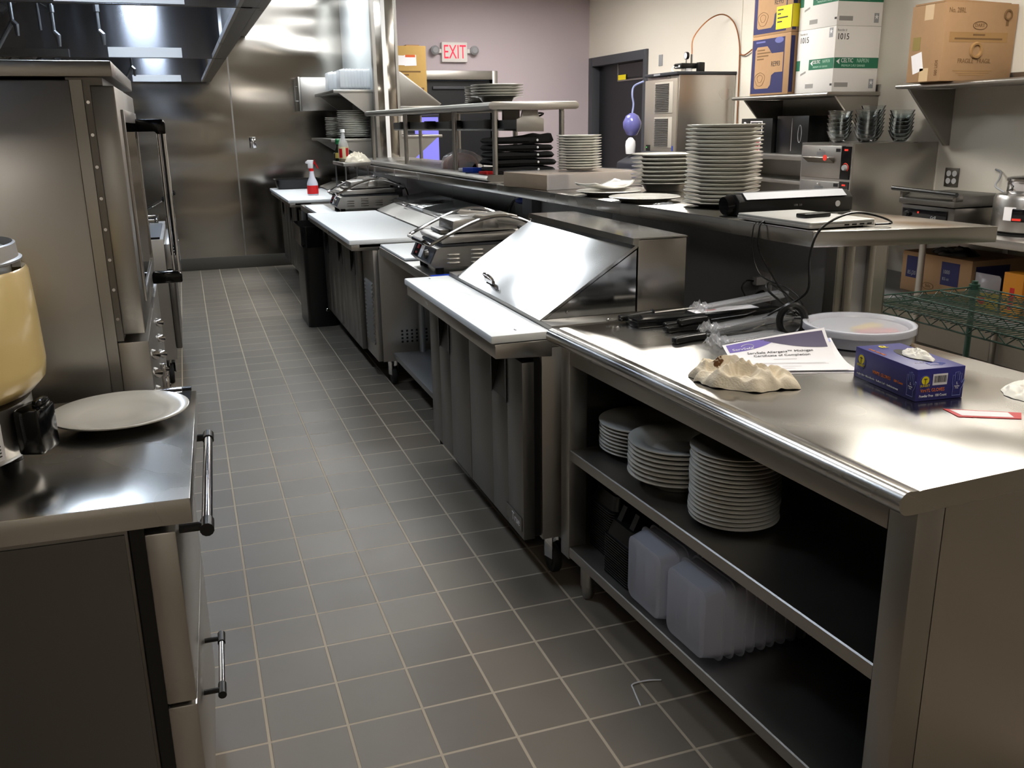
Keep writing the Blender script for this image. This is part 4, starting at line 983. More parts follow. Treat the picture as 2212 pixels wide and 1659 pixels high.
b = MB().grid(lambda u, v: (.0456*math.cos(-2.7+.7*u), .0456*math.sin(-2.7+.7*u), .035+.075*v), 8, 1).grid(lambda u, v: (.0456*math.cos(-1.3+.7*u), .0456*math.sin(-1.3+.7*u), .045+.07*v), 8, 1); b.build('red_print', RED, OB)
MB().lathe([(0, .2455), (.02, .2455), (.02, .272), (0, .272)], n=20).build('cap', WHITE_INK, OB)
GB_ = thing('sauce_bottle', 'dark sauce bottle with green cap on the raised shelf', 'bottle', (1.298, 8.30, ZR))
MB().lathe([(0, 0), (.027, 0), (.029, .006), (.029, .085), (.013, .12), (.011, .145), (0, .145)], n=20).build('bottle', DGLASS, GB_, angle=50)
MB().lathe([(0, .1455), (.02, .1455), (.024, .18), (.016, .192), (0, .192)], n=20).build('cap', GREENCAP, GB_)
MB().lathe([(.0295, .026), (.0295, .072)], n=20).build('label_band', mat('gold_label', (190, 170, 90), .5), GB_)
SK = thing('seasoning_shaker', 'small white capped shaker between the bottles on the raised shelf', 'shaker', (1.345, 8.25, ZR))
MB().lathe([(0, 0), (.021, 0), (.023, .004), (.023, .06), (0, .06)], n=20).build('jar', MILKY, SK, angle=50); MB().lathe([(0, .0605), (.024, .0605), (.024, .08), (0, .085)], n=20).build('cap', WHITE_INK, SK)
BXK = MB().box(-.035, .035, -.03, .03, 0, .07).build('small_black_box', BLACK, None, bevel=.005, loc=(1.305, 8.375, ZR)); tag(BXK, 'small black box at the far end of the raised shelf', 'box')

# wall shelves on the stub partition and the steel cabinet in the corner
def tri_shelf(name, label, y0, y1, z, xf, xw, d1, mat_=STEEL_SAT):
    t = thing(name, label, 'wall shelf', (0, 0, z))
    s = 1 if xf < xw else -1
    MB().box(min(xf, xw-s*.001), max(xf, xw-s*.001), y0, y1, -.028, 0).build('shelf_board', mat_, t, bevel=.004)
    for yy in (y0+.01, y1-.04):
        MB().prism([(xf+s*.05, -.0285), (xw-s*.001, -.0285), (xw-s*.001, -d1), (xw-s*.06, -d1)], 'y', yy, yy+.018).build('bracket', mat_, t, smooth=False)
    return t
tri_shelf('wall_shelf', 'upper steel wall shelf in the far corner holding clear containers', 9.02, 10.30, 1.865, 1.40, 1.79, .24)
tri_shelf('wall_shelf', 'lower steel wall shelf in the far corner holding stacked plates', 9.10, 10.50, 1.415, 1.36, 1.79, .22)
CM2 = clam_mesh('clear_lid', .235, .20, .05, mat('milky_clear', (236, 240, 244), .3, alpha=.55))
q10 = ['nearest', 'second nearest', 'third nearest', 'fourth nearest', 'fifth nearest', 'sixth nearest', 'seventh nearest', 'eighth nearest', 'farthest']
for g, (xc, yb, n) in enumerate(((1.69, 9.10, 9), (1.55, 9.62, 9))):
    for i in range(n):
        o = bpy.data.objects.new('clear_container', CM2); C.objects.link(o); o.location = (1.455+i*.033 if g else 1.49+i*.030, 9.26 if not g else 9.75, 1.8656); o.rotation_euler.z = random.uniform(-.03, .03)
        s_ = ['leftmost', 'second from the left', 'third from the left', 'fourth from the left', 'fifth from the left', 'sixth from the left', 'seventh from the left', 'eighth from the left', 'rightmost'][i]
        tag(o, 'clear plastic container, %s of the %s row on the corner shelf' % (s_, 'farther' if g else 'nearer'), 'food container', 'clear containers on the corner shelf')
stack(PLATE_L, 'dinner_plate', 'plate', (1.625, 9.32), 1.415, 15, .0172, 'white plate, %s of the nearer stack on the corner shelf', 'plates on the corner shelf, nearer stack', .004)
stack(PLATE_L, 'dinner_plate', 'plate', (1.575, 9.80), 1.415, 12, .0165, 'white plate, %s of the farther stack on the corner shelf', 'plates on the corner shelf, farther stack', .004)
CB = thing('wall_cabinet', 'small stainless wall cabinet with handle in the far steel corner', 'cabinet', (1.24, 10.36, 1.70))
MB().box(.022, .545, 0, .376, 0, .34).build('cabinet_box', STEEL, CB, bevel=.004)
d = MB().box(0, .0215, -.004, .376, -.004, .344).build('door', STEEL_SAT, CB, bevel=.004)
MB().tube([(-.001, .05, .25), (-.035, .05, .25), (-.035, .05, .10), (-.001, .05, .10)], .007, 8).build('handle', CHROME, d)
# steel light switch plate on the steel wall
SWP = MB().box(.712, .782, 10.728, 10.736, 1.314, 1.431).box(.738, .756, 10.722, 10.7275, 1.35, 1.39).build('light_switch', CHROME, None, bevel=.002); tag(SWP, 'steel light switch plate on the far steel wall', 'switch plate')
# ================================================================= the pass
PT = thing('pass_counter', 'long stainless pass counter on the low wall', 'counter', PO, PR)
MB().prism([(0, 0), (.585, -.165), (.585, 6.57), (0, 6.57)], 'z', 1.15, 1.20).build('counter_top', STEEL_TOP, PT, bevel=.003)
PO_ = Vector(PO)
def pl(x, y):
    c, s = math.cos(PR), math.sin(PR); return (PO[0]+c*x-s*y, PO[1]+s*x+c*y)
RZT = 1.238
RA = thing('pass_riser', 'stainless rolled edge riser board on the far half of the pass counter', 'shelf', PO, PR)
MB().prism([(.57, 1.2006), (.57, RZT), (.062, RZT), (.045, 1.233), (.035, 1.219), (.045, 1.205), (.062, 1.2006)], 'y', 2.93, 6.56).build('board', STEEL, RA, angle=30)
OZ = 1.657
OS = thing('pass_overshelf', 'stainless overshelf on round posts above the pass', 'overshelf', PO, PR)
MB().prism([(.63, OZ-.042), (.645, OZ-.036), (.651, OZ-.021), (.645, OZ-.006), (.63, OZ), (.085, OZ), (.07, OZ-.006), (.064, OZ-.021), (.07, OZ-.036), (.085, OZ-.042)], 'y', 2.95, 6.05).build('shelf_board', STEEL_SAT, OS, angle=30)
MB().prism([(.63, OZ-.044), (.647, OZ-.037), (.653, OZ-.021), (.647, OZ-.005), (.63, OZ+.002), (.085, OZ+.002), (.068, OZ-.005), (.062, OZ-.021), (.068, OZ-.037), (.085, OZ-.044)], 'y', 2.940, 2.9495).build('end_plate', STEEL, OS, bevel=.001)
for yy in (2.985, 3.73, 4.92, 5.98):
    for xx in (.115, .555): MB().tube([(xx, yy, RZT+.0005), (xx, yy, OZ-.0425)], .0165, 16).build('post', STEEL, OS)
# heat lamps under the overshelf
HL = thing('heat_lamp_bar', 'grey strip heater hanging under the pass overshelf', 'heat lamp', PO, PR)
MB().prism([(.28, 1.490), (.43, 1.490), (.44, 1.50), (.44, 1.555), (.27, 1.555), (.27, 1.50)], 'y', 3.02, 5.85).build('housing', GALV, HL, bevel=.003)
MB().prism([(.265, 1.485), (.445, 1.485), (.445, 1.558), (.415, 1.57), (.405, 1.612), (.305, 1.612), (.295, 1.57), (.265, 1.558)], 'y', 3.005, 3.0195).build('end_bracket', STEEL_SAT, HL, bevel=.002)
for yy in (3.3, 4.0, 4.6, 5.3): MB().box(.20, .265, yy, yy+.10, 1.50, 1.56).build('switch_box', BLACK, HL, bevel=.004)
for yy in (3.3, 4.6, 5.5): MB().box(.30, .41, yy, yy+.03, 1.5555, 1.6145).build('hanger', STEEL_DARK, HL, smooth=False)
MB().tube(bez([(.44, 3.1, 1.57), (.5, 3.15, 1.585), (.56, 3.3, 1.595), (.58, 3.6, 1.6)], 12), .006, 8).build('cable', BLACK, HL)

# china on the pass
stack(PLATE_M, 'dinner_plate', 'plate', (2.028, 3.225), 1.2, 21, .01475, 'white dinner plate, %s of the tallest stack on the pass', 'plates in the tallest stack on the pass', .0035)
for s_, (ox, oy) in enumerate(((-.115, -.115), (.10, -.13))):
    pass
stack(BOWL_L, 'pasta_bowl', 'bowl', (2.255, 4.12), 1.2, 8, .0195, 'white wide rim bowl, %s of the bowl stack on the pass', 'bowls in the stack on the pass', .004)
OVAL = MB().lathe([(0, .004), (.085, .003), (.09, 0), (.10, 0), (.105, .005), (.15, .018), (.155, .021), (.15, .024), (.10, .011), (0, .009)], n=48).mesh('platter', CHINA, angle=60)
for (x, y, lab_) in ((1.885, 3.985, 'white plate lying alone on the pass by the wrapped box'), (1.868, 3.585, 'white plate lying alone on the pass nearest the counter edge')):
    o = bpy.data.objects.new('dinner_plate', OVAL); C.objects.link(o); o.location = (x, y, 1.2006); tag(o, lab_, 'plate')
sad = MB().grid(lambda u, v: ((u-.5)*.17*(1-.3*abs(2*v-1)**3), (v-.5)*.33, .028*abs(2*v-1)**2.2+.006*abs(2*u-1)**2), 10, 24).build('curved_dish', CHINA, None, loc=(1.895, 4.04, 1.2285), rz=-1.05, solid=.005); tag(sad, 'white curved rectangular dish resting on the plate by the wrapped box', 'dish')
bx = thing('wrapped_box', 'flat shrink wrapped brown carton on the pass under a plate stack', 'box', (1.743, 4.415, 1.2006), math.radians(10))
MB().box(0, .64, 0, .46, 0, .076).build('carton', CARD_G, bx, bevel=.003)
decal(bx, 'dark_band', mat('dark_band', (112, 92, 76), .7), (.07, -.0003, .040), X, Z, .12, .07, .001)
MB().grid(lambda u, v: (-.004+.648*u, -.003-.003*abs(math.sin(u*21+v*5)), .001+.078*v), 40, 4).build('wrap_front', CLEAR, bx)
MB().grid(lambda u, v: (-.004+.648*u, -.004+.468*v, .0785+.003*abs(math.sin(u*23)*math.sin(v*11))), 40, 20).build('wrap_top', CLEAR, bx)
stack(PLATE_X, 'bread_plate', 'plate', (2.045, 4.70), 1.284, 13, .0138, 'small white plate, %s of the stack on the wrapped box', 'plates on the wrapped box', .003)
stack(PLATE_X, 'bread_plate', 'plate', pl(.30, 3.66), OZ, 9, .0118, 'small white plate, %s of the left stack on the overshelf', 'plates on the overshelf', .003)
stack(BOWL_L, 'pasta_bowl', 'bowl', pl(.265, 3.32), OZ, 5, .0165, 'white wide rim bowl, %s of the right stack on the overshelf', 'bowls on the overshelf', .003)
# clear wrap scraps by the stacks
o = crumple('plastic_wrap', CLEAR, None, 1.83, 3.31, 1.2006, .035, .06, .02, 41, rz=.4, nu=24, nv=12); tag(o, 'scrap of clear plastic wrap before the tallest plate stack', 'plastic wrap')
# folded black jackets
jz = RZT
for i in range(5):
    t = thing('folded_jacket', 'folded black cloth jacket, %s of the pile under the overshelf' % ordn(4-i, 5), 'jacket', (*pl(.335, 3.165+.004*i), jz), PR, 'folded black jackets')
    rnd = random.Random(i+50); a1, a2 = rnd.uniform(0, 6), rnd.uniform(0, 6)
    h_ = .036
    def fj(u, v, top=True):
        e = max(0, (1-abs(2*u-1)**22)*(1-abs(2*v-1)**22))**.6
        x = (u-.5)*.40*(1+.04*math.sin(6*v+a1)); y = (v-.5)*.30*(1+.05*math.sin(5*u+a2))
        z_ = h_*.5+(h_*.5+.004*math.sin(9*u+a1)*math.sin(7*v+a2) + (.045*max(0, u-.35)**1.2 if i == 4 else 0))*e*(1 if top else -1)
        if not top: z_ = h_*.5-h_*.5*e
        return (x, y, z_+.0006)
    b = MB().grid(lambda u, v: fj(u, v), 24, 18).grid(lambda u, v: fj(u, v, False), 24, 18); bmesh.ops.remove_doubles(b.bm, verts=b.bm.verts, dist=.0005)
    b.build('folded_cloth', FABRIC, t, angle=80)
    MB().lathe([(0, -.004), (.006, -.003), (.0075, 0), (0, 0)], c=(.075, -.1565, .022), n=14, axis='y').build('button', WHITE_INK, t)
    jz += .0435
# bread bag
bb = thing('bread_bag', 'loaf of brown bread in a clear bag under the overshelf', 'bread', (*pl(.20, 3.88), RZT), PR+.2)
MB().grid(lambda u, v: (.005+(.12*math.sin(PI*min(1, .12+.76*u)))*math.cos(PI*v)*(1+.05*math.sin(20*u)), -.14+.28*u, .002+.105*math.sin(PI*min(1, .15+.7*u))*(math.sin(PI*v)**.7)), 18, 14).build('loaf', BREAD, bb, angle=80)
MB().grid(lambda u, v: (.005+(.135*math.sin(PI*min(1, .10+.8*u)))*math.cos(PI*v)*(1+.08*math.sin(26*u+4*v)), -.22+.40*u, .001+.125*math.sin(PI*min(1, .10+.8*u))*(math.sin(PI*v)**.7)*(1+.06*math.sin(31*u)*math.sin(9*v))), 30, 16).build('clear_bag', CLEAR, bb, angle=80)
for (lx, ly, m_, nm, lab_, s_) in ((.085, 3.32, BLUE, 'small_box', 'small blue box on the riser board near the bread', (.035, .055, .03)), (.085, 3.06, RED, 'small_packet', 'small red packet on the riser board by the post', (.03, .04, .018)), (.085, 3.46, PAPER, 'small_box', 'small white box beside the blue one on the riser board', (.03, .03, .022))):
    o = MB().box(-s_[0], s_[0], -s_[1], s_[1], 0, s_[2]).build(nm, m_, None, bevel=.003, loc=(*pl(lx, ly), RZT+.0004), rz=PR+.3); tag(o, lab_, 'packet')
# laptop with adapter, black bar device, cables
LT = thing('laptop', 'closed silver laptop on the near end of the pass', 'laptop', (1.811, 2.372, 1.2006), math.radians(2.4))
def slab(b, x0, x1, y0, y1, r, z0, z1):
    b.prism([(p[0]+(x0+x1)/2, p[1]+(y0+y1)/2) for p in rrect(x1-x0, y1-y0, r, 5)], 'z', z0, z1)
    return b
slab(MB(), .0, .262, 0, .385, .012, .004, .015).build('base', ALU, LT, bevel=.001)
slab(MB(), .002, .262, .001, .384, .012, .0155, .0225).build('screen_lid', mat('silver_lid', (206, 206, 204), .38, .6), LT, bevel=.0015)
b = MB()
for x in (.135, .165, .195, .225): b.box(x, x+.018, -.0012, -.0002, .0075, .0125)
b.build('port', BLACK, LT, smooth=False)
b = MB()
for x in (.03, .23):
    for y in (.03, .355): b.tube([(x, y, 0), (x, y, .0038)], .008, 10)
b.build('rubber_foot', RUBBER, LT)
AD = MB().box(-.055, .055, -.022, .022, 0, .013).build('black_adapter', BLACK, None, bevel=.003, loc=(1.935, 2.52, 1.2236), rz=.1); tag(AD, 'small black adapter lying on the closed laptop', 'adapter')
BD = thing('black_printer_bar', 'long black electronic bar device with silver top behind the laptop', 'device', (1.86, 2.84, 1.2006), math.radians(1))
MB().prism([(0, 0), (.11, 0), (.11, .055), (.085, .072), (.03, .075), (.0, .05)], 'x', 0, .50).build('case', BLACK, BD, bevel=.004) 
MB().prism([(.004, .0555), (.03, .0765), (.08, .075), (.08, .0775), (.028, .079), (.0, .057)], 'x', .03, .47).build('silver_top', mat('bar_silver', (120, 122, 126), .5, .5), BD, smooth=False)
MB().tube([(-.0005, .055, .037), (-.03, .055, .034)], [.036, .032], 20).build('end_cap', BLACK_G, BD, angle=50)
MB().lathe([(0, 0), (.011, 0), (.011, -.002), (0, -.002)], c=(.43, -.0004, .028), n=18, axis='y').build('round_badge', WHITE_INK, BD)
lettering(BD, 'USB  2.0', .010, (.235, -.0006, .030), X, Z, GREY_INK)
def cable(name, label, pts, r=.0035, m=BLACK, n=60):
    o = MB().tube(bez(pts, n), r, 8).build(name, m); tag(o, label, 'cable'); return o
cable('laptop_cable', 'black cable looping off the laptop side and down behind the worktable', [(2.05, 2.360, 1.2085), (2.10, 2.345, 1.212), (2.04, 2.33, 1.235), (1.95, 2.335, 1.252), (1.86, 2.325, 1.235), (1.795, 2.315, 1.195), (1.78, 2.32, 1.12), (1.80, 2.34, 1.03), (1.795, 2.37, .99), (1.745, 2.41, .95), (1.70, 2.42, .925), (1.72, 2.45, .918)], .0038)
cable('charger_cord', 'black charger cord hanging from the pass edge to the coil on the worktable', [(1.806, 2.60, 1.2045), (1.792, 2.592, 1.2075), (1.775, 2.585, 1.190), (1.772, 2.575, 1.12), (1.79, 2.52, 1.04), (1.80, 2.46, .985), (1.80, 2.40, .94), (1.82, 2.34, .925), (1.80, 2.40, .918)], .003)
cc = bpy.data.objects['charger_cord']
MB().tube(bez([(1.825, 2.625, 1.2035), (1.779, 2.622, 1.195), (1.774, 2.612, 1.10), (1.785, 2.57, 1.03), (1.83, 2.49, 1.0), (1.84, 2.43, .97), (1.83, 2.40, .93), (1.78, 2.44, .918)], 50), .0022, 8).build('thin_strand', BLACK, cc)
cable('cord_coil', 'loose loops of black cord lying among the knife sleeves', [(1.72, 2.28, .955), (1.70, 2.32, .985), (1.68, 2.38, 1.02), (1.71, 2.42, 1.035), (1.77, 2.42, 1.0), (1.80, 2.36, .955), (1.76, 2.30, .945), (1.71, 2.29, .97), (1.74, 2.36, .945), (1.83, 2.36, .935), (1.86, 2.31, .918)], .0036)
st = MB()
loop = [(1.665+.030*math.cos(a), 2.23-.02*math.cos(a), .955+.046*math.sin(a)) for a in [k*2*PI/26 for k in range(26)]]
st.tube(loop, .011, 8, closed=True)
o = st.build('cable_strap', BLACK); tag(o, 'black looped cable strap standing beside the round tub', 'strap')
# outlet and charger on the low wall
wx = lambda y: PO[0]+math.cos(PR)*.2425-math.sin(PR)*((y-PO[1])/math.cos(PR))
OU = thing('wall_outlet', 'white wall outlet on the low wall behind the worktable', 'outlet', (wx(2.88)-.001, 2.88, .925), PR)
MB().box(-.007, -.0005, -.037, .037, -.060, .060).build('cover_plate', WHITE_INK, OU, bevel=.002)
for z in (-.027, .027): MB().prism(rrect(.034, .03, .010, 4), 'x', -.0090, -.0073).build('socket', WHITE_CARD, OU, loc=(0, 0, z))
CG = MB().box(-.055, -.010, -.014, .014, -.010, .022).build('usb_charger', WHITE_INK, None, bevel=.004, loc=(wx(2.88)-.001, 2.88, .948), rz=PR); tag(CG, 'white charger plugged into the outlet behind the worktable', 'charger')
PG = thing('black_plug', 'black power plug in the lower socket of the white outlet', 'plug', (wx(2.88)-.001, 2.88, .90), PR)
MB().tube([(-.010, 0, 0), (-.025, 0, -.002), (-.045, 0, -.004), (-.062, 0, -.006)], [.017, .016, .010, .006], 12).build('plug_body', BLACK, PG)
MB().tube(bez([(-.061, 0, -.006), (-.085, 0, -.012), (-.09, -.03, -.02), (-.07, -.08, .012), (-.05, -.13, .011)], 20), .0055, 8).build('cord', BLACK, PG)
cable('usb_cable', 'thin black cable from the white charger down to the worktable', [(wx(2.88)-.057, 2.88, .954), (wx(2.88)-.085, 2.885, .955), (wx(2.88)-.10, 2.89, .93), (wx(2.88)-.095, 2.87, .90)], .0028)
# grey junction box with blue plug
JB = thing('junction_box', 'grey electrical box with blue plug on the low wall under the pass', 'electrical box', (wx(5.02)-.001, 5.02, 1.075), PR)
MB().box(-.06, -.0005, -.07, .07, -.055, .055).build('box', LGREY, JB, bevel=.004)
MB().tube([(-.03, .0705, .02), (-.055, .12, .018), (-.06, .15, .017)], [.022, .018, .012], 12).build('blue_plug', BLUE, JB)
MB().tube(bez([(-.06, .15, .017), (-.07, .18, .01), (-.09, .20, -.05), (-.08, .20, -.12)], 16), .007, 8).build('cord', BLACK, JB)
MB().tube([(-.025, -.03, -.0555), (-.025, -.03, -.115)], .006, 8).build('conduit', BLACK, JB)

# shelves on the right face of the stub partition, seen past the overshelf
t = thing('pass_through_shelf', 'steel shelf with upright gusset end holding the yellow carton', 'wall shelf', (1.99, 8.95, 1.71))
MB().box(.001, .44, 0, 1.3, -.03, 0).build('shelf_board', STEEL_SAT, t, bevel=.003)
MB().prism([(.001, .0005), (.42, .0005), (.44, .02), (.05, .31), (.001, .33)], 'y', .0, .012).build('end_gusset', STEEL_SAT, t, bevel=.002)
tri_shelf('wall_shelf', 'lower rounded steel shelf on the partition behind the overshelf posts', 8.95, 10.2, 1.44, 2.43, 1.99, .30)
yc = thing('yellow_carton', 'tall yellow brown carton with white papers on the partition shelf', 'box', (2.01, 9.25, 1.7104), 0)
MB().box(0, .36, 0, .42, 0, .57).build('carton', CARD_Y, yc, bevel=.003)
MB().box(.17, .30, .02, .40, .571, .582).build('open_flap', CARD, yc, smooth=False)
decal(yc, 'paper_note', PAPER, (.095, -.0003, .435), (1, 0, -.03), (.03, 0, 1), .125, .09, .0008); decal(yc, 'paper_note', PAPER, (.20, -.0003, .435), (1, 0, .03), (-.03, 0, 1), .12, .10, .0012)
decal(yc, 'orange_print', mat('orange_print', (214, 92, 40), .6), (.20, -.0016, .475), X, Z, .10, .022, .0004)
for k_, (w_, zz) in enumerate(((.26, .33), (.14, .30), (.11, .27), (.09, .23))): decal(yc, 'print_line', BROWN_INK, (.04+w_/2, -.0004, zz), X, Z, w_, .014, .0004)
decal(yc, 'print_line', BROWN_INK, (.31, -.0004, .17), X, Z, .04, .02, .0004)
# ================================================================= far wall: exit sign
EX = thing('exit_sign', 'white exit sign with red letters and two lamp heads above the far door', 'exit sign', (3.085, 10.749, 2.335))
MB().box(-.155, .155, -.05, -.001, -.11, .11).build('housing', WHITE_CARD, EX, bevel=.012)
lettering(EX, 'EXIT', .215, (0, -.0508, -.004), X, Z, EXITRED, align='CENTER', sx=.62, ext=.001)
for s_ in (-1, 1):
    h_ = MB().box(min(s_*.1555, s_*.20), max(s_*.1555, s_*.20), -.04, -.015, -.01, .035).build('lamp_arm', WHITE_CARD, EX, bevel=.003)
    MB().lathe([(0, 0), (.045, 0), (.05, -.01), (.05, -.04), (.03, -.055), (0, -.055)], c=(s_*.235, -.03, .02), n=20, axis='y').build('lamp_head', LGREY, EX)

# ================================================================= right wall shelves and cartons
def wall_shelf(label, y0, y1, z, brackets):
    t = thing('wall_shelf', label, 'wall shelf', (0, 0, z))
    MB().prism([(4.799, -.026), (4.799, .05), (4.795, .05), (4.793, 0), (4.352, 0), (4.338, -.006), (4.334, -.014), (4.338, -.024), (4.352, -.028)], 'y', y0, y1).build('shelf_board', STEEL_SAT, t, bevel=.0015)
    for yy in brackets: MB().prism([(4.425, -.0285), (4.7985, -.0285), (4.7985, -.385), (4.76, -.385)], 'y', yy, yy+.02).build('bracket', STEEL_SAT, t, bevel=.001)
    return t
wall_shelf('steel wall shelf carrying the blue printed and white napkin cartons', 5.60, 6.82, 1.718, (5.615, 6.76))
wall_shelf('steel wall shelf carrying the large brown carton at the upper right', 3.30, 4.93, 1.738, (4.90, 3.6))
NX, NYf = Vector((0,-1,0)), Vector((1,0,0))
def napkin_box(z, label):
    t = thing('napkin_carton', label, 'box', (4.395, 5.63, z), 0, 'white napkin cartons')
    MB().box(0, .385, 0, .43, 0, .44).build('carton', WHITE_CARD, t, bevel=.003)
    MB().box(.1, .385, .205, .215, .4402, .441).build('top_seam', GREY_INK, t, smooth=False)
    for (o_, r_, w_) in ((Vector((-.0003, .43, 0)), NX, .43), (Vector((0, -.0003, 0)), NYf, .385)):
        left = r_ is NX
        st_ = .15 if left else .0
        decal(t, 'green_band', GREEN_INK, o_+r_*((w_+st_)/2)+Z*.195, r_, Z, w_-st_-.004, .072)
        if left:
            decal(t, 'green_band', GREEN_INK, o_+r_*.025+Z*.195, r_, Z, .045, .072); decal(t, 'napkin_picture', GREY_INK, o_+r_*.09+Z*.135, r_, Z, 0, 0, .0008, [(-.03, -.012), (.03, .006), (.03, .02), (-.03, .002)])
        n_ = r_.cross(Z)*.0012
        k_ = .80 if left else 1
        lettering(t, 'CELTIC', .040*k_, o_+n_+r_*(st_+.055*k_+.005)+Z*.210, r_, Z, WHITE_INK, sx=.80, ext=.0006)
        lettering(t, 'NAPKIN', .040*k_, o_+n_+r_*(st_+.195*k_)+Z*.210, r_, Z, mat('pale_green_ink', (170, 210, 190), .6), sx=.72)
        lettering(t, 'PREMIUM 2-PLY DINNER', .022*k_, o_+n_+r_*(st_+.065*k_)+Z*.176, r_, Z, mat('pale_green_ink', (170, 210, 190), .6), sx=.86)
        decal(t, 'arrow_mark', WHITE_INK, o_+n_*.8+r_*(st_+.035)+Z*.205, r_, Z, 0, 0, .0006, [(-.016, 0), (.014, .019), (.008, 0), (.014, -.019)])
        lettering(t, '1015', .058, o_+n_*.4+r_*(.012 if not left else .03)+Z*.368, r_, Z, BLACK_INK, sx=.9); lettering(t, 'Reorder #', .022, o_+n_*.4+r_*(.012 if not left else .03)+Z*.412, r_, Z, GREY_INK, sx=.85)
        decal(t, 'barcode', GREY_INK, o_+r_*(.075 if not left else .17)+Z*.048, r_, Z, .115 if not left else .09, .030)
        decal(t, 'star_mark', LGREY, o_+r_*(w_-.05)+Z*(.055 if not left else .40), r_, Z, .040, .064); lettering(t, '★', .04, o_+n_*.9+r_*(w_-.05)+Z*(.06 if not left else .405), r_, Z, WHITE_INK, align='CENTER')
        if left: decal(t, 'black_mark', BLACK_INK, o_+r_*(w_-.015)+Z*.05, r_, Z, .022, .014)
    return t
napkin_box(1.7185, 'white napkin carton with green band, lower of the two on the wall shelf')
napkin_box(2.1595, 'white napkin carton with green band, upper one cut by the picture top')
def blue_carton(z, label, yellow):
    t = thing('printed_carton', label, 'box', (4.345, 6.075, z), 0, 'blue printed cartons')
    MB().box(0, .42, 0, .50, 0, .44).build('carton', CARD, t, bevel=.003)
    o_ = Vector((-.0003, .50, 0)); r_ = NX; W_, H_ = .50, .44
    # navy print frame with a brown panel
    decal(t, 'navy_print', BLUE_INK, o_+r_*.22+Z*.215, r_, Z, .42, .40)
    P = [(-.165, -.15), (-.15, -.165), (.02, -.165), (.05, -.14), (.06, -.07), (.10, -.05), (.20, -.05), (.20, .09), (.05, .09), (.02, .12), (-.01, .145), (-.14, .145), (-.165, .12)]
    decal(t, 'plain_panel', CARD, o_+r_.cross(Z)*.0009+r_*.22+Z*.215, r_, Z, 0, 0, .0006, P)
    decal(t, 'navy_edge', BLUE_INK, Vector((.02, -.0003, .215)), NYf, Z, .035, .40)
    n_ = r_.cross(Z)*.0018
    lettering(t, 'RE993', .052, o_+n_+r_*.27+Z*.225, r_, Z, BLACK_INK, sx=.85)
    for k_, w_ in enumerate((.10, .18, .15, .09)): decal(t, 'print_line', BROWN_INK, o_+n_+r_*(.08+w_/2)+Z*(.335-k_*.022), r_, Z, w_, .010, .0004)
    pts = [(.05*math.cos(a)*(1+.12*math.sin(3*a)), .05*math.sin(a)) for a in [k*2*PI/24 for k in range(24)]]
    MB().tube([o_+n_*1.1+r_*(.13+p[0]*1.3)+Z*(.12+p[1])for p in pts], .0016, 5, closed=True).tube([o_+n_*1.1+r_*(.13+p[0]*.7)+Z*(.125+p[1]*.55)for p in pts], .0014, 5, closed=True).build('line_drawing', BROWN_INK, t)
    decal(t, 'logo_swash', mat('pale_blue_ink', (96, 100, 160), .6), o_+n_+r_*.36+Z*.395, r_, Z, 0, 0, .0005, [(.055*math.cos(a), .022*math.sin(a)) for a in [k*PI/8 for k in range(16)]])
    lettering(t, 'reynolds', .022, o_+n_+r_*.06+Z*.395, r_, Z, mat('pale_blue_ink', (96, 100, 160), .6)) if False else decal(t, 'print_line', mat('pale_blue_ink', (96, 100, 160), .6), o_+n_+r_*.12+Z*.395, r_, Z, .12, .012, .0004)
    if yellow:
        decal(t, 'yellow_label', YELLOW, o_+n_+r_*.40+Z*.11, r_, Z, .19, .16, .001); decal(t, 'yellow_label', YELLOW, Vector((.03, -.0012, .115)), NYf, Z, .058, .16, .001)
        for k_, w_ in enumerate((.07, .04, .13, .06)): decal(t, 'print_line', BLACK_INK, o_+n_*1.7+r_*(.32+w_/2)+Z*(.165-k_*.028), r_, Z, w_, .010, .0004)
    return t
blue_carton(1.7185, 'brown carton printed navy blue marked RE993, lower on the wall shelf', False)
blue_carton(2.1595, 'brown carton printed navy blue with yellow label, upper on the wall shelf', True)
bc = thing('brown_carton', 'large brown carton marked fragile on the upper right wall shelf', 'box', (4.245, 4.47, 1.7385))
MB().box(0, .54, 0, .27, 0, .435).build('carton', CARD, bc, bevel=.004)
MB().poly  # keep flap below
MB().prism([(.0, .4355), (.5, .4355), (.5, .441), (.06, .452), (.0, .445)], 'y', .02, .25).build('top_flap', CARD, bc, smooth=False)
n_ = Vector((0, -.0006, 0))
lettering(bc, 'No. 28RL', .040, n_+X*.02+Z*.390, X, Z, BROWN_INK, sx=.8)
lettering(bc, 'FRAGILE   FRAGIL', .036, n_+X*.12+Z*.112, X, Z, BROWN_INK, sx=.9)
decal(bc, 'print_frame', mat('frame_print', (158, 122, 78), .85), n_+X*.26+Z*.245, X, Z, .44, .055, .0004)
for k_, (w_, zz) in enumerate(((.09, .258), (.36, .236))): decal(bc, 'print_line', BROWN_INK, n_*1.8+X*.26+Z*zz, X, Z, w_, .010, .0003)
ring = lambda r, cx, cz, sz=1.0: [Vector((cx+r*math.cos(a), -.001, cz+r*sz*math.sin(a))) for a in [k*2*PI/28 for k in range(28)]]
MB().tube(ring(.052, .26, .31, .42), .0022, 5, closed=True).build('oval_logo', BROWN_INK, bc)
lettering(bc, 'DART', .028, n_+X*.26+Z*.31, X, Z, BROWN_INK, align='CENTER')
MB().tube(ring(.038, .25, .172), .011, 6, closed=True).build('round_mark', mat('frame_print', (158, 122, 78), .85), bc)
MB().tube(ring(.026, .465, .372), .007, 6, closed=True).box(.455, .475, -.0015, -.0003, .31, .345).build('globe_mark', BROWN_INK, bc)
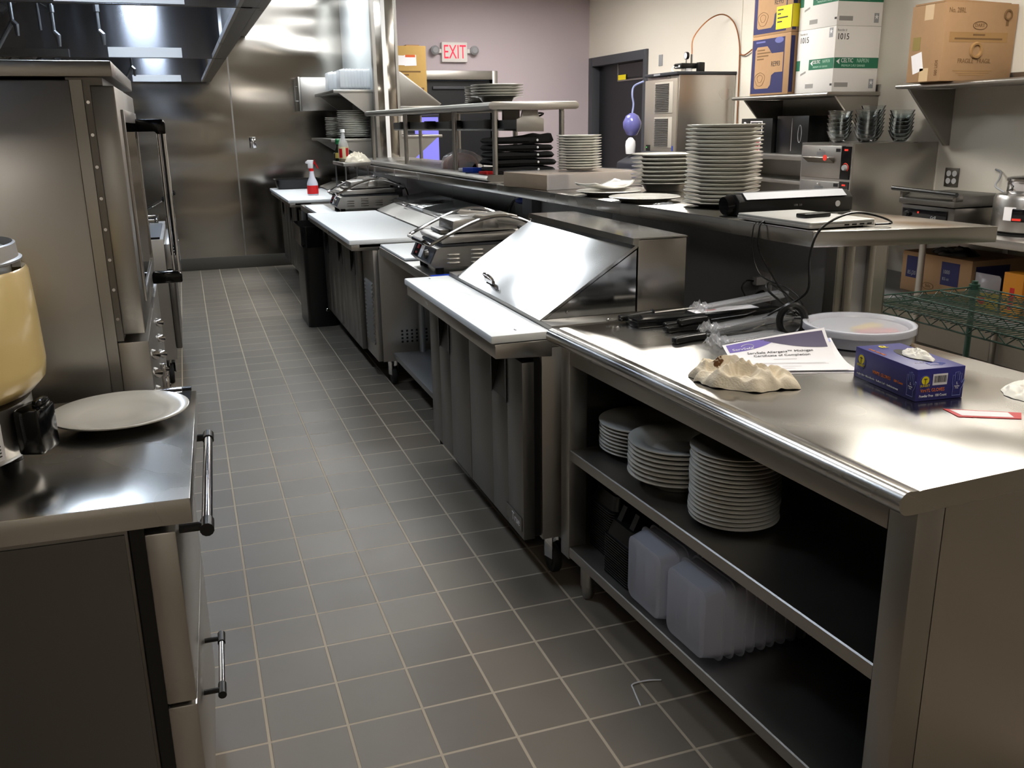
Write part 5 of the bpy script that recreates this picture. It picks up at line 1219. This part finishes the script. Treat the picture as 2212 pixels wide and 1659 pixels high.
for k_ in range(3): decal(bc, 'print_line', mat('frame_print', (158, 122, 78), .85), n_+X*.24+Z*(.058-k_*.012), X, Z, .30-.05*k_, .005, .0003)
decal(bc, 'shipping_label', PAPER, (-.0004, .19, .11), (0, -1, .25), (0, .25, 1), .085, .11)
decal(bc, 'tape', mat('tape', (206, 178, 140), .3), (-.0004, .13, .39), NX, Z, .07, .085); decal(bc, 'tape', mat('tape', (206, 178, 140), .3), (-.0004, .13, .04), NX, Z, .07, .075)
decal(bc, 'green_print', mat('olive_print', (140, 124, 70), .8), (-.0004, .21, .22), NX, Z, .06, .075)
lettering(bc, '500 LIDS', .030, (-.0010, .035, .03), (0, 0, 1), (0, 1, 0), BROWN_INK, sx=.8)

# ================================================================= drawer warmer with glass dishes, table along the right wall
TB = thing('wall_table', 'stainless table along the right wall with undershelf', 'table', (4.06, 3.05, 0))
MB().box(0, .735, 0, 2.50, .855, .90).build('tabletop', STEEL_SAT, TB, bevel=.002)
MB().box(.02, .72, .03, 2.47, .44, .47).build('undershelf', GALV, TB, bevel=.002)
for x in (.04, .69):
    for y in (.06, 1.25, 2.44):
        MB().tube([(x, y, .471), (x, y, .8545)], .02, 14).build('leg', STEEL_SAT, TB); MB().tube([(x, y, 0), (x, y, .4395)], .02, 14).build('leg', STEEL_SAT, TB)
DW = thing('drawer_warmer', 'stainless two drawer food warmer with red lights on the wall table', 'drawer warmer', (4.10, 4.99, .9004))
MB().box(.012, .69, 0, .53, .0, .477).build('cabinet', STEEL, DW, bevel=.003)
MB().box(0, .0115, 0, .53, .462, .477).box(0, .0115, 0, .53, .0, .02).box(0, .0115, 0, .012, .0205, .4615).box(0, .0115, .518, .53, .0205, .4615).box(0, .0115, .0125, .5175, .228, .246).build('face_frame', STEEL, DW, smooth=False)
for z0 in (.022, .2475):
    d = MB().box(-.006, .0112, .105, .516, z0, z0+.205 if z0 < .1 else z0+.212).build('drawer', STEEL_SAT, DW, bevel=.003)
    MB().prism([(-.0065, z0+.100), (-.055, z0+.135), (-.052, z0+.139), (-.0065, z0+.139)], 'y', .17, .45).build('handle', STEEL_DARK, d, bevel=.001)
    decal(d, 'handle_badge', REDLED, (-.036, .19, z0+.1225), NX, (-.81, 0, .58), .045, .016, .002) if False else MB().lathe([(0, 0), (.02, 0), (.02, -.003), (0, -.003)], c=(-.0535, .205, z0+.136), n=18, axis='x').build('red_badge', REDLED, d)
    decal(d, 'maker_badge', BLACK, (-.0062, .135, z0+.185), NX, Z, .045, .022); decal(d, 'card_slot', GALV, (-.0062, .31, z0+.16), NX, Z, .09, .024)
    MB().lathe([(0, 0), (.006, 0), (.006, -.012), (0, -.012)], c=(-.0065, .31, z0+.187), n=12, axis='x').build('stud', CHROME, d)
    c_ = MB().box(-.004, .0112, .014, .103, z0, z0+.21).build('control_strip', BLACK_G, DW, smooth=False)
    MB().box(-.0065, -.0045, .04, .075, z0+.182, z0+.194).build('red_light', REDLED, c_, smooth=False)
    MB().lathe([(0, 0), (.02, 0), (.017, -.018), (0, -.018)], c=(-.0045, .055, z0+.075), n=20, axis='x').build('dial', LGREY, c_)
    MB().tube([Vector((-.0052, .055+.028*math.cos(a), z0+.075+.028*math.sin(a))) for a in [k*PI/12 for k in range(3, 16)]], .0022, 5).build('dial_mark', REDLED, c_)
gm = MB(); n_f = 36; prof_g = [(0, .002), (.036, .0), (.042, .004), (.062, .035), (.078, .072), (.080, .074), (.078, .075), (.058, .036), (.038, .009), (0, .007)]
gm.lathe(prof_g, n=n_f)
for v in gm.bm.verts:
    r = math.hypot(v.co.x, v.co.y)
    if r > .045:
        a = math.atan2(v.co.y, v.co.x); k_ = 1+.035*math.cos(18*a); v.co.x *= k_; v.co.y *= k_
GLS = gm.mesh('glass_dish', GLASS, angle=70)
stack(GLS, 'glass_dish', 'dish', (4.225, 5.30), 1.3776, 6, .0265, 'fluted clear glass dish, %s of the leftmost stack on the warmer', 'glass dishes on the warmer, leftmost stack', .001)
stack(GLS, 'glass_dish', 'dish', (4.385, 5.22), 1.3776, 6, .0275, 'fluted clear glass dish, %s of the second stack from the left', 'glass dishes on the warmer, second stack', .001)
stack(GLS, 'glass_dish', 'dish', (4.545, 5.36), 1.3776, 7, .0275, 'fluted clear glass dish, %s of the tallest stack on the warmer', 'glass dishes on the warmer, tallest stack', .001)
stack(GLS, 'glass_dish', 'dish', (4.655, 5.20), 1.3776, 6, .0265, 'fluted clear glass dish, %s of the rightmost stack on the warmer', 'glass dishes on the warmer, rightmost stack', .001)
WG = thing('contact_grill', 'dark contact grill with long bar handle on the wall table', 'grill', (4.13, 4.14, .9004))
MB().box(.02, .46, 0, .42, .02, .125).build('base', STEEL_DARK, WG, bevel=.006)
MB().box(.010, .0195, .05, .40, .03, .105).build('control_panel', BLACK_G, WG, bevel=.002)
MB().lathe([(0, 0), (.018, 0), (.015, -.018), (0, -.018)], c=(.0095, .36, .07), n=18, axis='x').build('knob', BLACK, WG)
decal(WG, 'red_mark', REDLED, (.0095, .27, .085), NX, Z, .012, .012)
lettering(WG, 'Grill', .030, (.0092, .17, .06), NX, Z, LGREY, sx=.8)
MB().prism([(.0, .130), (.46, .130), (.46, .165), (.40, .195), (.08, .195), (.0, .165)], 'y', -.01, .43).build('upper_lid', mat('lid_grey', (92, 90, 86), .45, .6), WG, bevel=.008)
MB().tube([(.0, -.02, .205), (-.02, .47, .218)], .014, 14).build('handle_bar', BLACK, WG)
b = MB()
for y in (.0, .42): b.box(.005, .06, y-.012, y+.012, .165, .205)
b.build('handle_arm', STEEL_DARK, WG, bevel=.003)
b = MB()
for x in (.06, .42):
    for y in (.04, .38): b.tube([(x, y, 0), (x, y, .0195)], .018, 10)
b.build('foot', RUBBER, WG)
SP = thing('soup_kettle', 'round stainless soup kettle with black control tag on the wall table', 'kettle', (4.42, 3.86, .9004))
MB().lathe([(0, .012), (.19, .012), (.2, .022), (.2, .195), (.19, .215), (.15, .222), (0, .222)], n=64).build('kettle_body', STEEL, SP)
MB().lathe([(0, 0), (.205, 0), (.205, .0115), (0, .0115)], n=48).build('base_ring', BLACK, SP)
MB().lathe([(0, .2225), (.138, .2225), (.142, .23), (.142, .285), (.148, .29), (.148, .302), (.13, .310), (.02, .318), (0, .318)], n=48).build('pot_insert', CHROME, SP)
a = -2.62; ca, sa = math.cos(a), math.sin(a)
MB().obox((.206*ca, .206*sa, .115), (ca, sa, 0), (-sa, ca, 0), (0,0,1), .008, .058, .036).build('control_tag', BLACK_G, SP, bevel=.007)
MB().obox((.215*ca-.03*-sa, .215*sa-.03*ca, .093), (ca, sa, 0), (-sa, ca, 0), (0,0,1), .0012, .022, .006).build('red_print', REDLED, SP)
a2 = -2.98; MB().obox((.2035*math.cos(a2), .2035*math.sin(a2), .12), (math.cos(a2), math.sin(a2), 0), (-math.sin(a2), math.cos(a2), 0), (0,0,1), .001, .034, .036).build('paper_label', PAPER, SP)
QO = thing('quad_outlet', 'dark four gang outlet with white sockets on the right wall', 'outlet', (4.799, 4.845, 1.15))
MB().box(-.006, -.0005, -.06, .06, -.06, .06).build('cover_plate', STEEL_DARK, QO, bevel=.002)
for dy in (-.025, .025):
    for dz in (-.024, .024): MB().lathe([(0, 0), (.019, 0), (.019, -.003), (0, -.003)], c=(-.0062, dy, dz), n=18, axis='x').build('socket', WHITE_INK, QO)
o = MB().tube(bez([(4.55, 4.18, 1.10), (4.60, 4.30, 1.13), (4.75, 4.42, 1.16), (4.79, 4.45, 1.20), (4.785, 4.49, 1.215)], 16), .006, 8).build('grill_cord', LGREY); tag(o, 'grey cord sticking up behind the contact grill', 'cable')

# cartons and bags on the undershelf
ub = thing('brown_carton', 'brown carton with navy labels on the undershelf of the wall table', 'box', (4.29, 4.10, .4706))
MB().box(0, .42, 0, .56, 0, .25).build('carton', CARD, ub, bevel=.004)
o_ = Vector((-.0004, .56, 0))
decal(ub, 'navy_label', BLUE_INK, o_+NX*.105+Z*.155, NX, Z, .13, .135); decal(ub, 'navy_label', BLUE_INK, o_+NX*.40+Z*.15, NX, Z, .14, .14); decal(ub, 'navy_label', BLUE_INK, (.16, -.0004, .13), X, Z, .26, .17)
lettering(ub, '85.J20', .036, o_+Vector((-.0012, 0, 0))+NX*.055+Z*.118, NX, Z, LGREY, sx=.8); lettering(ub, '1000', .034, o_+Vector((-.0012, 0, 0))+NX*.345+Z*.16, NX, Z, LGREY, sx=.8); lettering(ub, '8.5 oz', .026, o_+Vector((-.0012, 0, 0))+NX*.345+Z*.118, NX, Z, LGREY, sx=.8)
lettering(ub, 'Solo', .030, o_+Vector((-.0008, 0, 0))+NX*.235+Z*.055, NX, Z, BROWN_INK, sx=.8, align='CENTER')
MB().tube([o_+Vector((-.001, 0, 0))+NX*(.235+.045*math.cos(a))+Z*(.055+.02*math.sin(a)) for a in [k*PI/12 for k in range(24)]], .0018, 5, closed=True).build('oval_logo', BROWN_INK, ub)
o = crumple('black_bag', mat('black_film', (14, 14, 16), .22), None, 4.42, 4.36, .7212, .10, .16, .06, 71, nu=30, nv=14); tag(o, 'black plastic bag crumpled on top of the navy labelled carton', 'bag')
def snack(name, label, x, y, col, zs):
    t = thing(name, label, 'snack bag', (x, y, .4706))
    MB().grid(lambda u, v: (-.045*math.sin(PI*u)*math.sin(PI*min(1, .05+v*.95))**.6, -.09+.18*u, .001+zs*v), 12, 14).grid(lambda u, v: (.045*math.sin(PI*u)*math.sin(PI*min(1, .05+v*.95))**.6, -.09+.18*u, .001+zs*v), 12, 14).build('bag', col, t, angle=80)
    return t
t = snack('snack_bag', 'yellow and silver snack bag on the undershelf beside the carton', 4.25, 3.94, mat('snack_silver', (150, 146, 150), .3), .20)
MB().grid(lambda u, v: (-.002-.045*math.sin(PI*u)*math.sin(PI*min(1, .05+v*.95*.5))**.6, -.09+.18*u, .001+.20*v*.5), 12, 8).build('yellow_print', mat('snack_yellow', (224, 180, 30), .35), t, angle=80)
MB().lathe([(0, 0), (.024, 0), (.024, -.002), (0, -.002)], c=(-.043, -.01, .06), n=20, axis='x').build('red_badge', RED, t)
t = thing('orange_carton', 'orange yellow carton standing on the undershelf near the red jug', 'box', (4.20, 3.66, .4706)); MB().box(0, .20, 0, .13, 0, .24).build('carton', mat('orange_card', (214, 140, 30), .6), t, bevel=.003); lettering(t, 'SNACK', .045, (-.0006, .11, .05), (0, 0, 1), (0, 1, 0), RED, sx=.8) if False else decal(t, 'red_print', RED, (-.0004, .065, .10), NX, Z, .03, .12)
t = thing('red_jug', 'red plastic jug on the undershelf at the right picture edge', 'jug', (4.22, 3.42, .4706)); MB().lathe([(0, 0), (.10, 0), (.11, .02), (.11, .16), (.05, .23), (.04, .27), (0, .27)], n=28).build('jug_body', mat('jug_red', (176, 40, 60), .35), t, angle=50); MB().lathe([(0, .2705), (.042, .2705), (.042, .30), (0, .30)], n=20).build('cap', RED, t)

# ================================================================= raised steel cabinet, black cartons
RC2 = thing('raised_counter', 'raised steel counter below the wall shelf carrying the black cartons', 'counter', (4.36, 5.585, 0))
MB().box(0, .437, 0, 1.45, 1.235, 1.275).build('counter_top', STEEL_SAT, RC2, bevel=.002)
MB().box(.38, .437, 0.02, 1.43, .06, 1.2345).build('back_panel', STEEL_SAT, RC2, smooth=False)
MB().box(0, .3795, .02, 1.43, 1.06, 1.085).build('mid_shelf', STEEL_SAT, RC2, bevel=.002)
for y in (0.0, 1.4305): MB().box(.02, .437, y, y+.0195, .0, 1.2345).build('side_panel', STEEL_SAT, RC2, smooth=False)
MB().box(.01, .3795, .0205, 1.43, .08, .85).build('cabinet_body', STEEL_DARK, RC2, bevel=.003)
o = MB().box(-.006, -.0005, -.035, .035, -.045, .045).build('small_outlet', LGREY, None, bevel=.002, loc=(4.74, 6.10, 1.16)); tag(o, 'small grey outlet plate in the raised steel counter', 'outlet')
def blackbox(y0, y1, x0, z1, label):
    t = thing('black_carton', label, 'box', (x0, y0, 1.2754)); MB().box(0, .20, 0, y1-y0, 0, z1).build('carton', BLACK, t, bevel=.003); return t
t = blackbox(6.00, 6.40, 4.50, .285, 'black carton with small grey oval logo, nearer on the raised counter')
MB().tube([Vector((-.001, .10+.022*math.cos(a), .15+.065*math.sin(a))) for a in [k*PI/10 for k in range(20)]], .003, 5, closed=True).build('oval_logo', LGREY, t)
MB().box(-.0012, -.0002, .20, .205, .02, .27).build('edge_line', GREY_INK, t, smooth=False)
t = blackbox(6.42, 6.86, 4.47, .27, 'black carton with white numerals and red stripe on the raised counter')
o_ = Vector((-.0004, .44, 0))
lettering(t, '3', .11, o_+Vector((-.0008, 0, 0))+NX*.03+Z*.20, NX, Z, WHITE_INK)
decal(t, 'white_frame', WHITE_INK, o_+NX*.22+Z*.20, NX, Z, .17, .10); decal(t, 'black_field', BLACK, o_+Vector((-.0009, 0, 0))+NX*.22+Z*.20, NX, Z, .15, .08); lettering(t, '1 °', .08, o_+Vector((-.002, 0, 0))+NX*.18+Z*.20, NX, Z, WHITE_INK)
decal(t, 'white_stroke', WHITE_INK, o_+NX*.24+Z*.115, NX, Z, .10, .02)
decal(t, 'red_stripe', RED, o_+NX*.23+Z*.05, NX, Z, .05, .085); decal(t, 'pink_stripe', mat('pink_ink', (220, 150, 160), .6), o_+NX*.275+Z*.045, NX, Z, .018, .08); lettering(t, 'X', .06, o_+Vector((-.001, 0, 0))+NX*.27+Z*.085, NX, Z, WHITE_INK)

# ================================================================= ice machine
IM = thing('ice_bin', 'grey ice storage bin with black sloping lid below the ice machine', 'ice bin', (3.98, 7.36, 0))
MB().box(.10, .818, 0, .86, .12, 1.18).build('bin_body', STEEL_SAT, IM, bevel=.006)
MB().prism([(.04, 1.04), (-.005, 1.10), (.0, 1.16), (.16, 1.235), (.818, 1.235), (.818, 1.1805), (.0995, 1.1805), (.0995, 1.04)], 'y', -.02, .88).build('lid', mat('charcoal_plastic', (44, 46, 52), .45), IM, bevel=.012)
b = MB()
for x in (.16, .75):
    for y in (.08, .78): b.tube([(x, y, 0), (x, y, .1195)], [.03, .024], 12)
b.build('foot', STEEL_DARK, IM)
IC = thing('ice_machine', 'tall ice machine with two louvred vents and steel side', 'ice machine', (4.195, 7.49, 1.2356))
MB().box(.022, .603, 0, .60, 0, .695).build('cabinet', STEEL, IC, bevel=.008)
MB().box(0, .0215, -.004, .604, .012, .665).build('front_panel', mat('panel_grey', (150, 142, 132), .45, .3), IC, bevel=.006)
MB().box(-.008, .61, -.008, .612, .6955, .722).build('top_cap', mat('charcoal_plastic', (44, 46, 52), .45), IC, bevel=.006)
decal(IC, 'maker_plate', LGREY, (-.0083, .36, .7085), NX, Z, .12, .014)
for z0, z1 in ((.37, .64), (.065, .335)):
    v = MB().box(-.004, -.0005, .06, .40, z0, z1).build('vent', mat('vent_grey', (170, 164, 154), .5), IC, bevel=.002)
    b = MB(); k_ = z0+.015
    while k_ < z1-.012: b.prism([(-.0045, k_), (-.013, k_+.003), (-.0045, k_+.010)], 'y', .13, .385); k_ += .0155
    b.build('vent_slat', mat('slat_dark', (60, 58, 56), .5), v, smooth=False)
MB().box(-.003, -.0003, .47, .55, .03, .085).build('display', BLACK, IC, smooth=False); MB().box(-.005, -.0032, .53, .542, .06, .066).build('green_light', GREENLED, IC, smooth=False)
decal(IC, 'blue_label', BLUE, (-.0003, .045, .06), NX, Z, .022, .045)
MB().prism([(-.075, -.0), (-.03, .03), (-.002, .03), (-.002, 0)], 'y', .05, .55).build('lid_handle', mat('charcoal_plastic', (44, 46, 52), .45), IC, bevel=.004, loc=(0, 0, .0002))
WV = thing('water_filter_head', 'black water filter manifold with round gauge on top of the ice machine', 'filter', (4.46, 7.78, 1.2356+.7224))
MB().box(-.09, .10, -.05, .09, .04, .085).box(-.13, -.0895, .0, .03, .055, .075).box(.06, .12, -.11, -.0505, .0, .09).build('manifold', BLACK, WV, bevel=.008)
b = MB()
for y in (-.025, .045): b.lathe([(0, .001), (.035, .001), (.035, .0395), (0, .0395)], c=(0, y, 0), n=20)
b.build('filter_cartridge', CLEAR, WV)
decal(WV, 'white_label', WHITE_INK, (-.0905, .02, .058), NX, Z, .09, .018)
MB().tube([(.0, .02, .0855), (.0, .02, .12)], .007, 10).build('gauge_stem', CHROME, WV); MB().lathe([(0, .012), (.032, .012), (.034, 0), (.032, -.012), (0, -.012)], c=(0, .02, .152), n=24, axis='x').build('gauge_case', BLACK, WV); MB().lathe([(0, 0), (.027, 0), (.027, -.001), (0, -.001)], c=(-.0124, .02, .152), n=24, axis='x').build('gauge_dial', WHITE_INK, WV)
MB().tube([(.02, -.04, .0855), (.02, -.04, .16)], .011, 10).build('fitting', CHROME, WV)
MB().tube(bez([(-.13, .015, .06), (-.16, .0, .03), (-.15, -.03, .002)], 10), .005, 8).build('drain_tube', WHITE_INK, WV)
o = MB().tube(bez([(4.48, 7.74, 2.12), (4.49, 7.74, 2.26), (4.60, 7.70, 2.40), (4.70, 7.62, 2.45), (4.76, 7.52, 2.38), (4.782, 7.45, 2.22), (4.786, 7.43, 2.0), (4.786, 7.42, 1.5)], 48), .006, 8).build('copper_tube', COPPER); tag(o, 'arched copper water tube from the filter to the wall', 'pipe')
o = MB().tube(bez([(4.786, 7.425, 2.10), (4.78, 7.33, 2.09), (4.786, 7.18, 2.16), (4.786, 7.05, 2.28)], 16), .006, 8).build('copper_tube', COPPER); tag(o, 'short copper water branch running to the cartons', 'pipe')
o = MB().box(4.793, 4.799, 8.88, 8.96, 2.09, 2.20).build('wall_plate', LGREY, None, bevel=.002); tag(o, 'narrow grey wall plate beside the dark doorway', 'switch plate')
BL = thing('blue_bag', 'lilac blue plastic bag hanging beside the ice machine', 'bag', (4.13, 8.22, 1.40))
MB().lathe([(0, 0), (.05, .01), (.085, .08), (.088, .13), (.06, .19), (.02, .215), (0, .215)], n=28).build('bag', BALLOON, BL, angle=80)
MB().tube(bez([(0, 0, .2155), (.01, 0, .30), (-.005, 0, .38), (.012, 0, .46), (.058, -.105, .50)], 20), [.012]*21 if False else .009, 8).build('twisted_neck', mat('pale_film', (150, 160, 205), .2), BL)
o = MB().lathe([(0, 0), (.042, 0), (.045, .01), (.05, .08), (.045, .12), (.02, .15), (0, .155)], n=20).build('white_scoop_holder', WHITE_INK, None, loc=(4.09, 8.165, 1.2356), angle=60); tag(o, 'white plastic holder standing under the lilac bag', 'holder')

# ================================================================= green wire rack
RK = thing('wire_rack', 'green epoxy wire shelf rack at the right behind the worktable', 'wire rack', (2.46, 1.05, 0))
RWx, RLy, RH = .60, 1.85, .85
for x in (.0, RWx):
    for y in (0, RLy):
        MB().tube([(x, y, .02), (x, y, RH+.025)], .0127, 14).build('post', GREEN_W, RK)
        MB().lathe([(.0135, RH-.03), (.024, RH-.03), (.021, RH+.012), (.0135, RH+.012)], c=(x, y, 0), n=18).build('collar', GREEN_W, RK)
for zs in (RH, .30):
    b = MB()
    for x in (0, RWx*.33, RWx*.67, RWx):
        b.tube([(x, .02, zs), (x, RLy-.02, zs)], .0036, 6); b.tube([(x, .02, zs-.032), (x, RLy-.02, zs-.032)], .0036, 6)
        n_ = 22; pts = [(x, .03+(RLy-.06)*k/(2*n_), zs-(.032 if k % 2 else .0)) for k in range(2*n_+1)]; b.tube(pts, .0026, 5)
    for y in (.0, RLy):
        b.tube([(.02, y, zs), (RWx-.02, y, zs)], .0036, 6); b.tube([(.02, y, zs-.032), (RWx-.02, y, zs-.032)], .0036, 6)
        n_ = 7; b.tube([(.03+(RWx-.06)*k/(2*n_), y, zs-(.032 if k % 2 else 0)) for k in range(2*n_+1)], .0026, 5)
    b.build('shelf_truss', GREEN_W, RK)
    b = MB(); n_ = 72
    for k in range(n_): yy = .035+(RLy-.07)*k/(n_-1); b.tube([(.0, yy, zs-.008), (RWx, yy, zs-.008)], .0022, 5)
    b.build('shelf_wires', GREEN_W, RK)
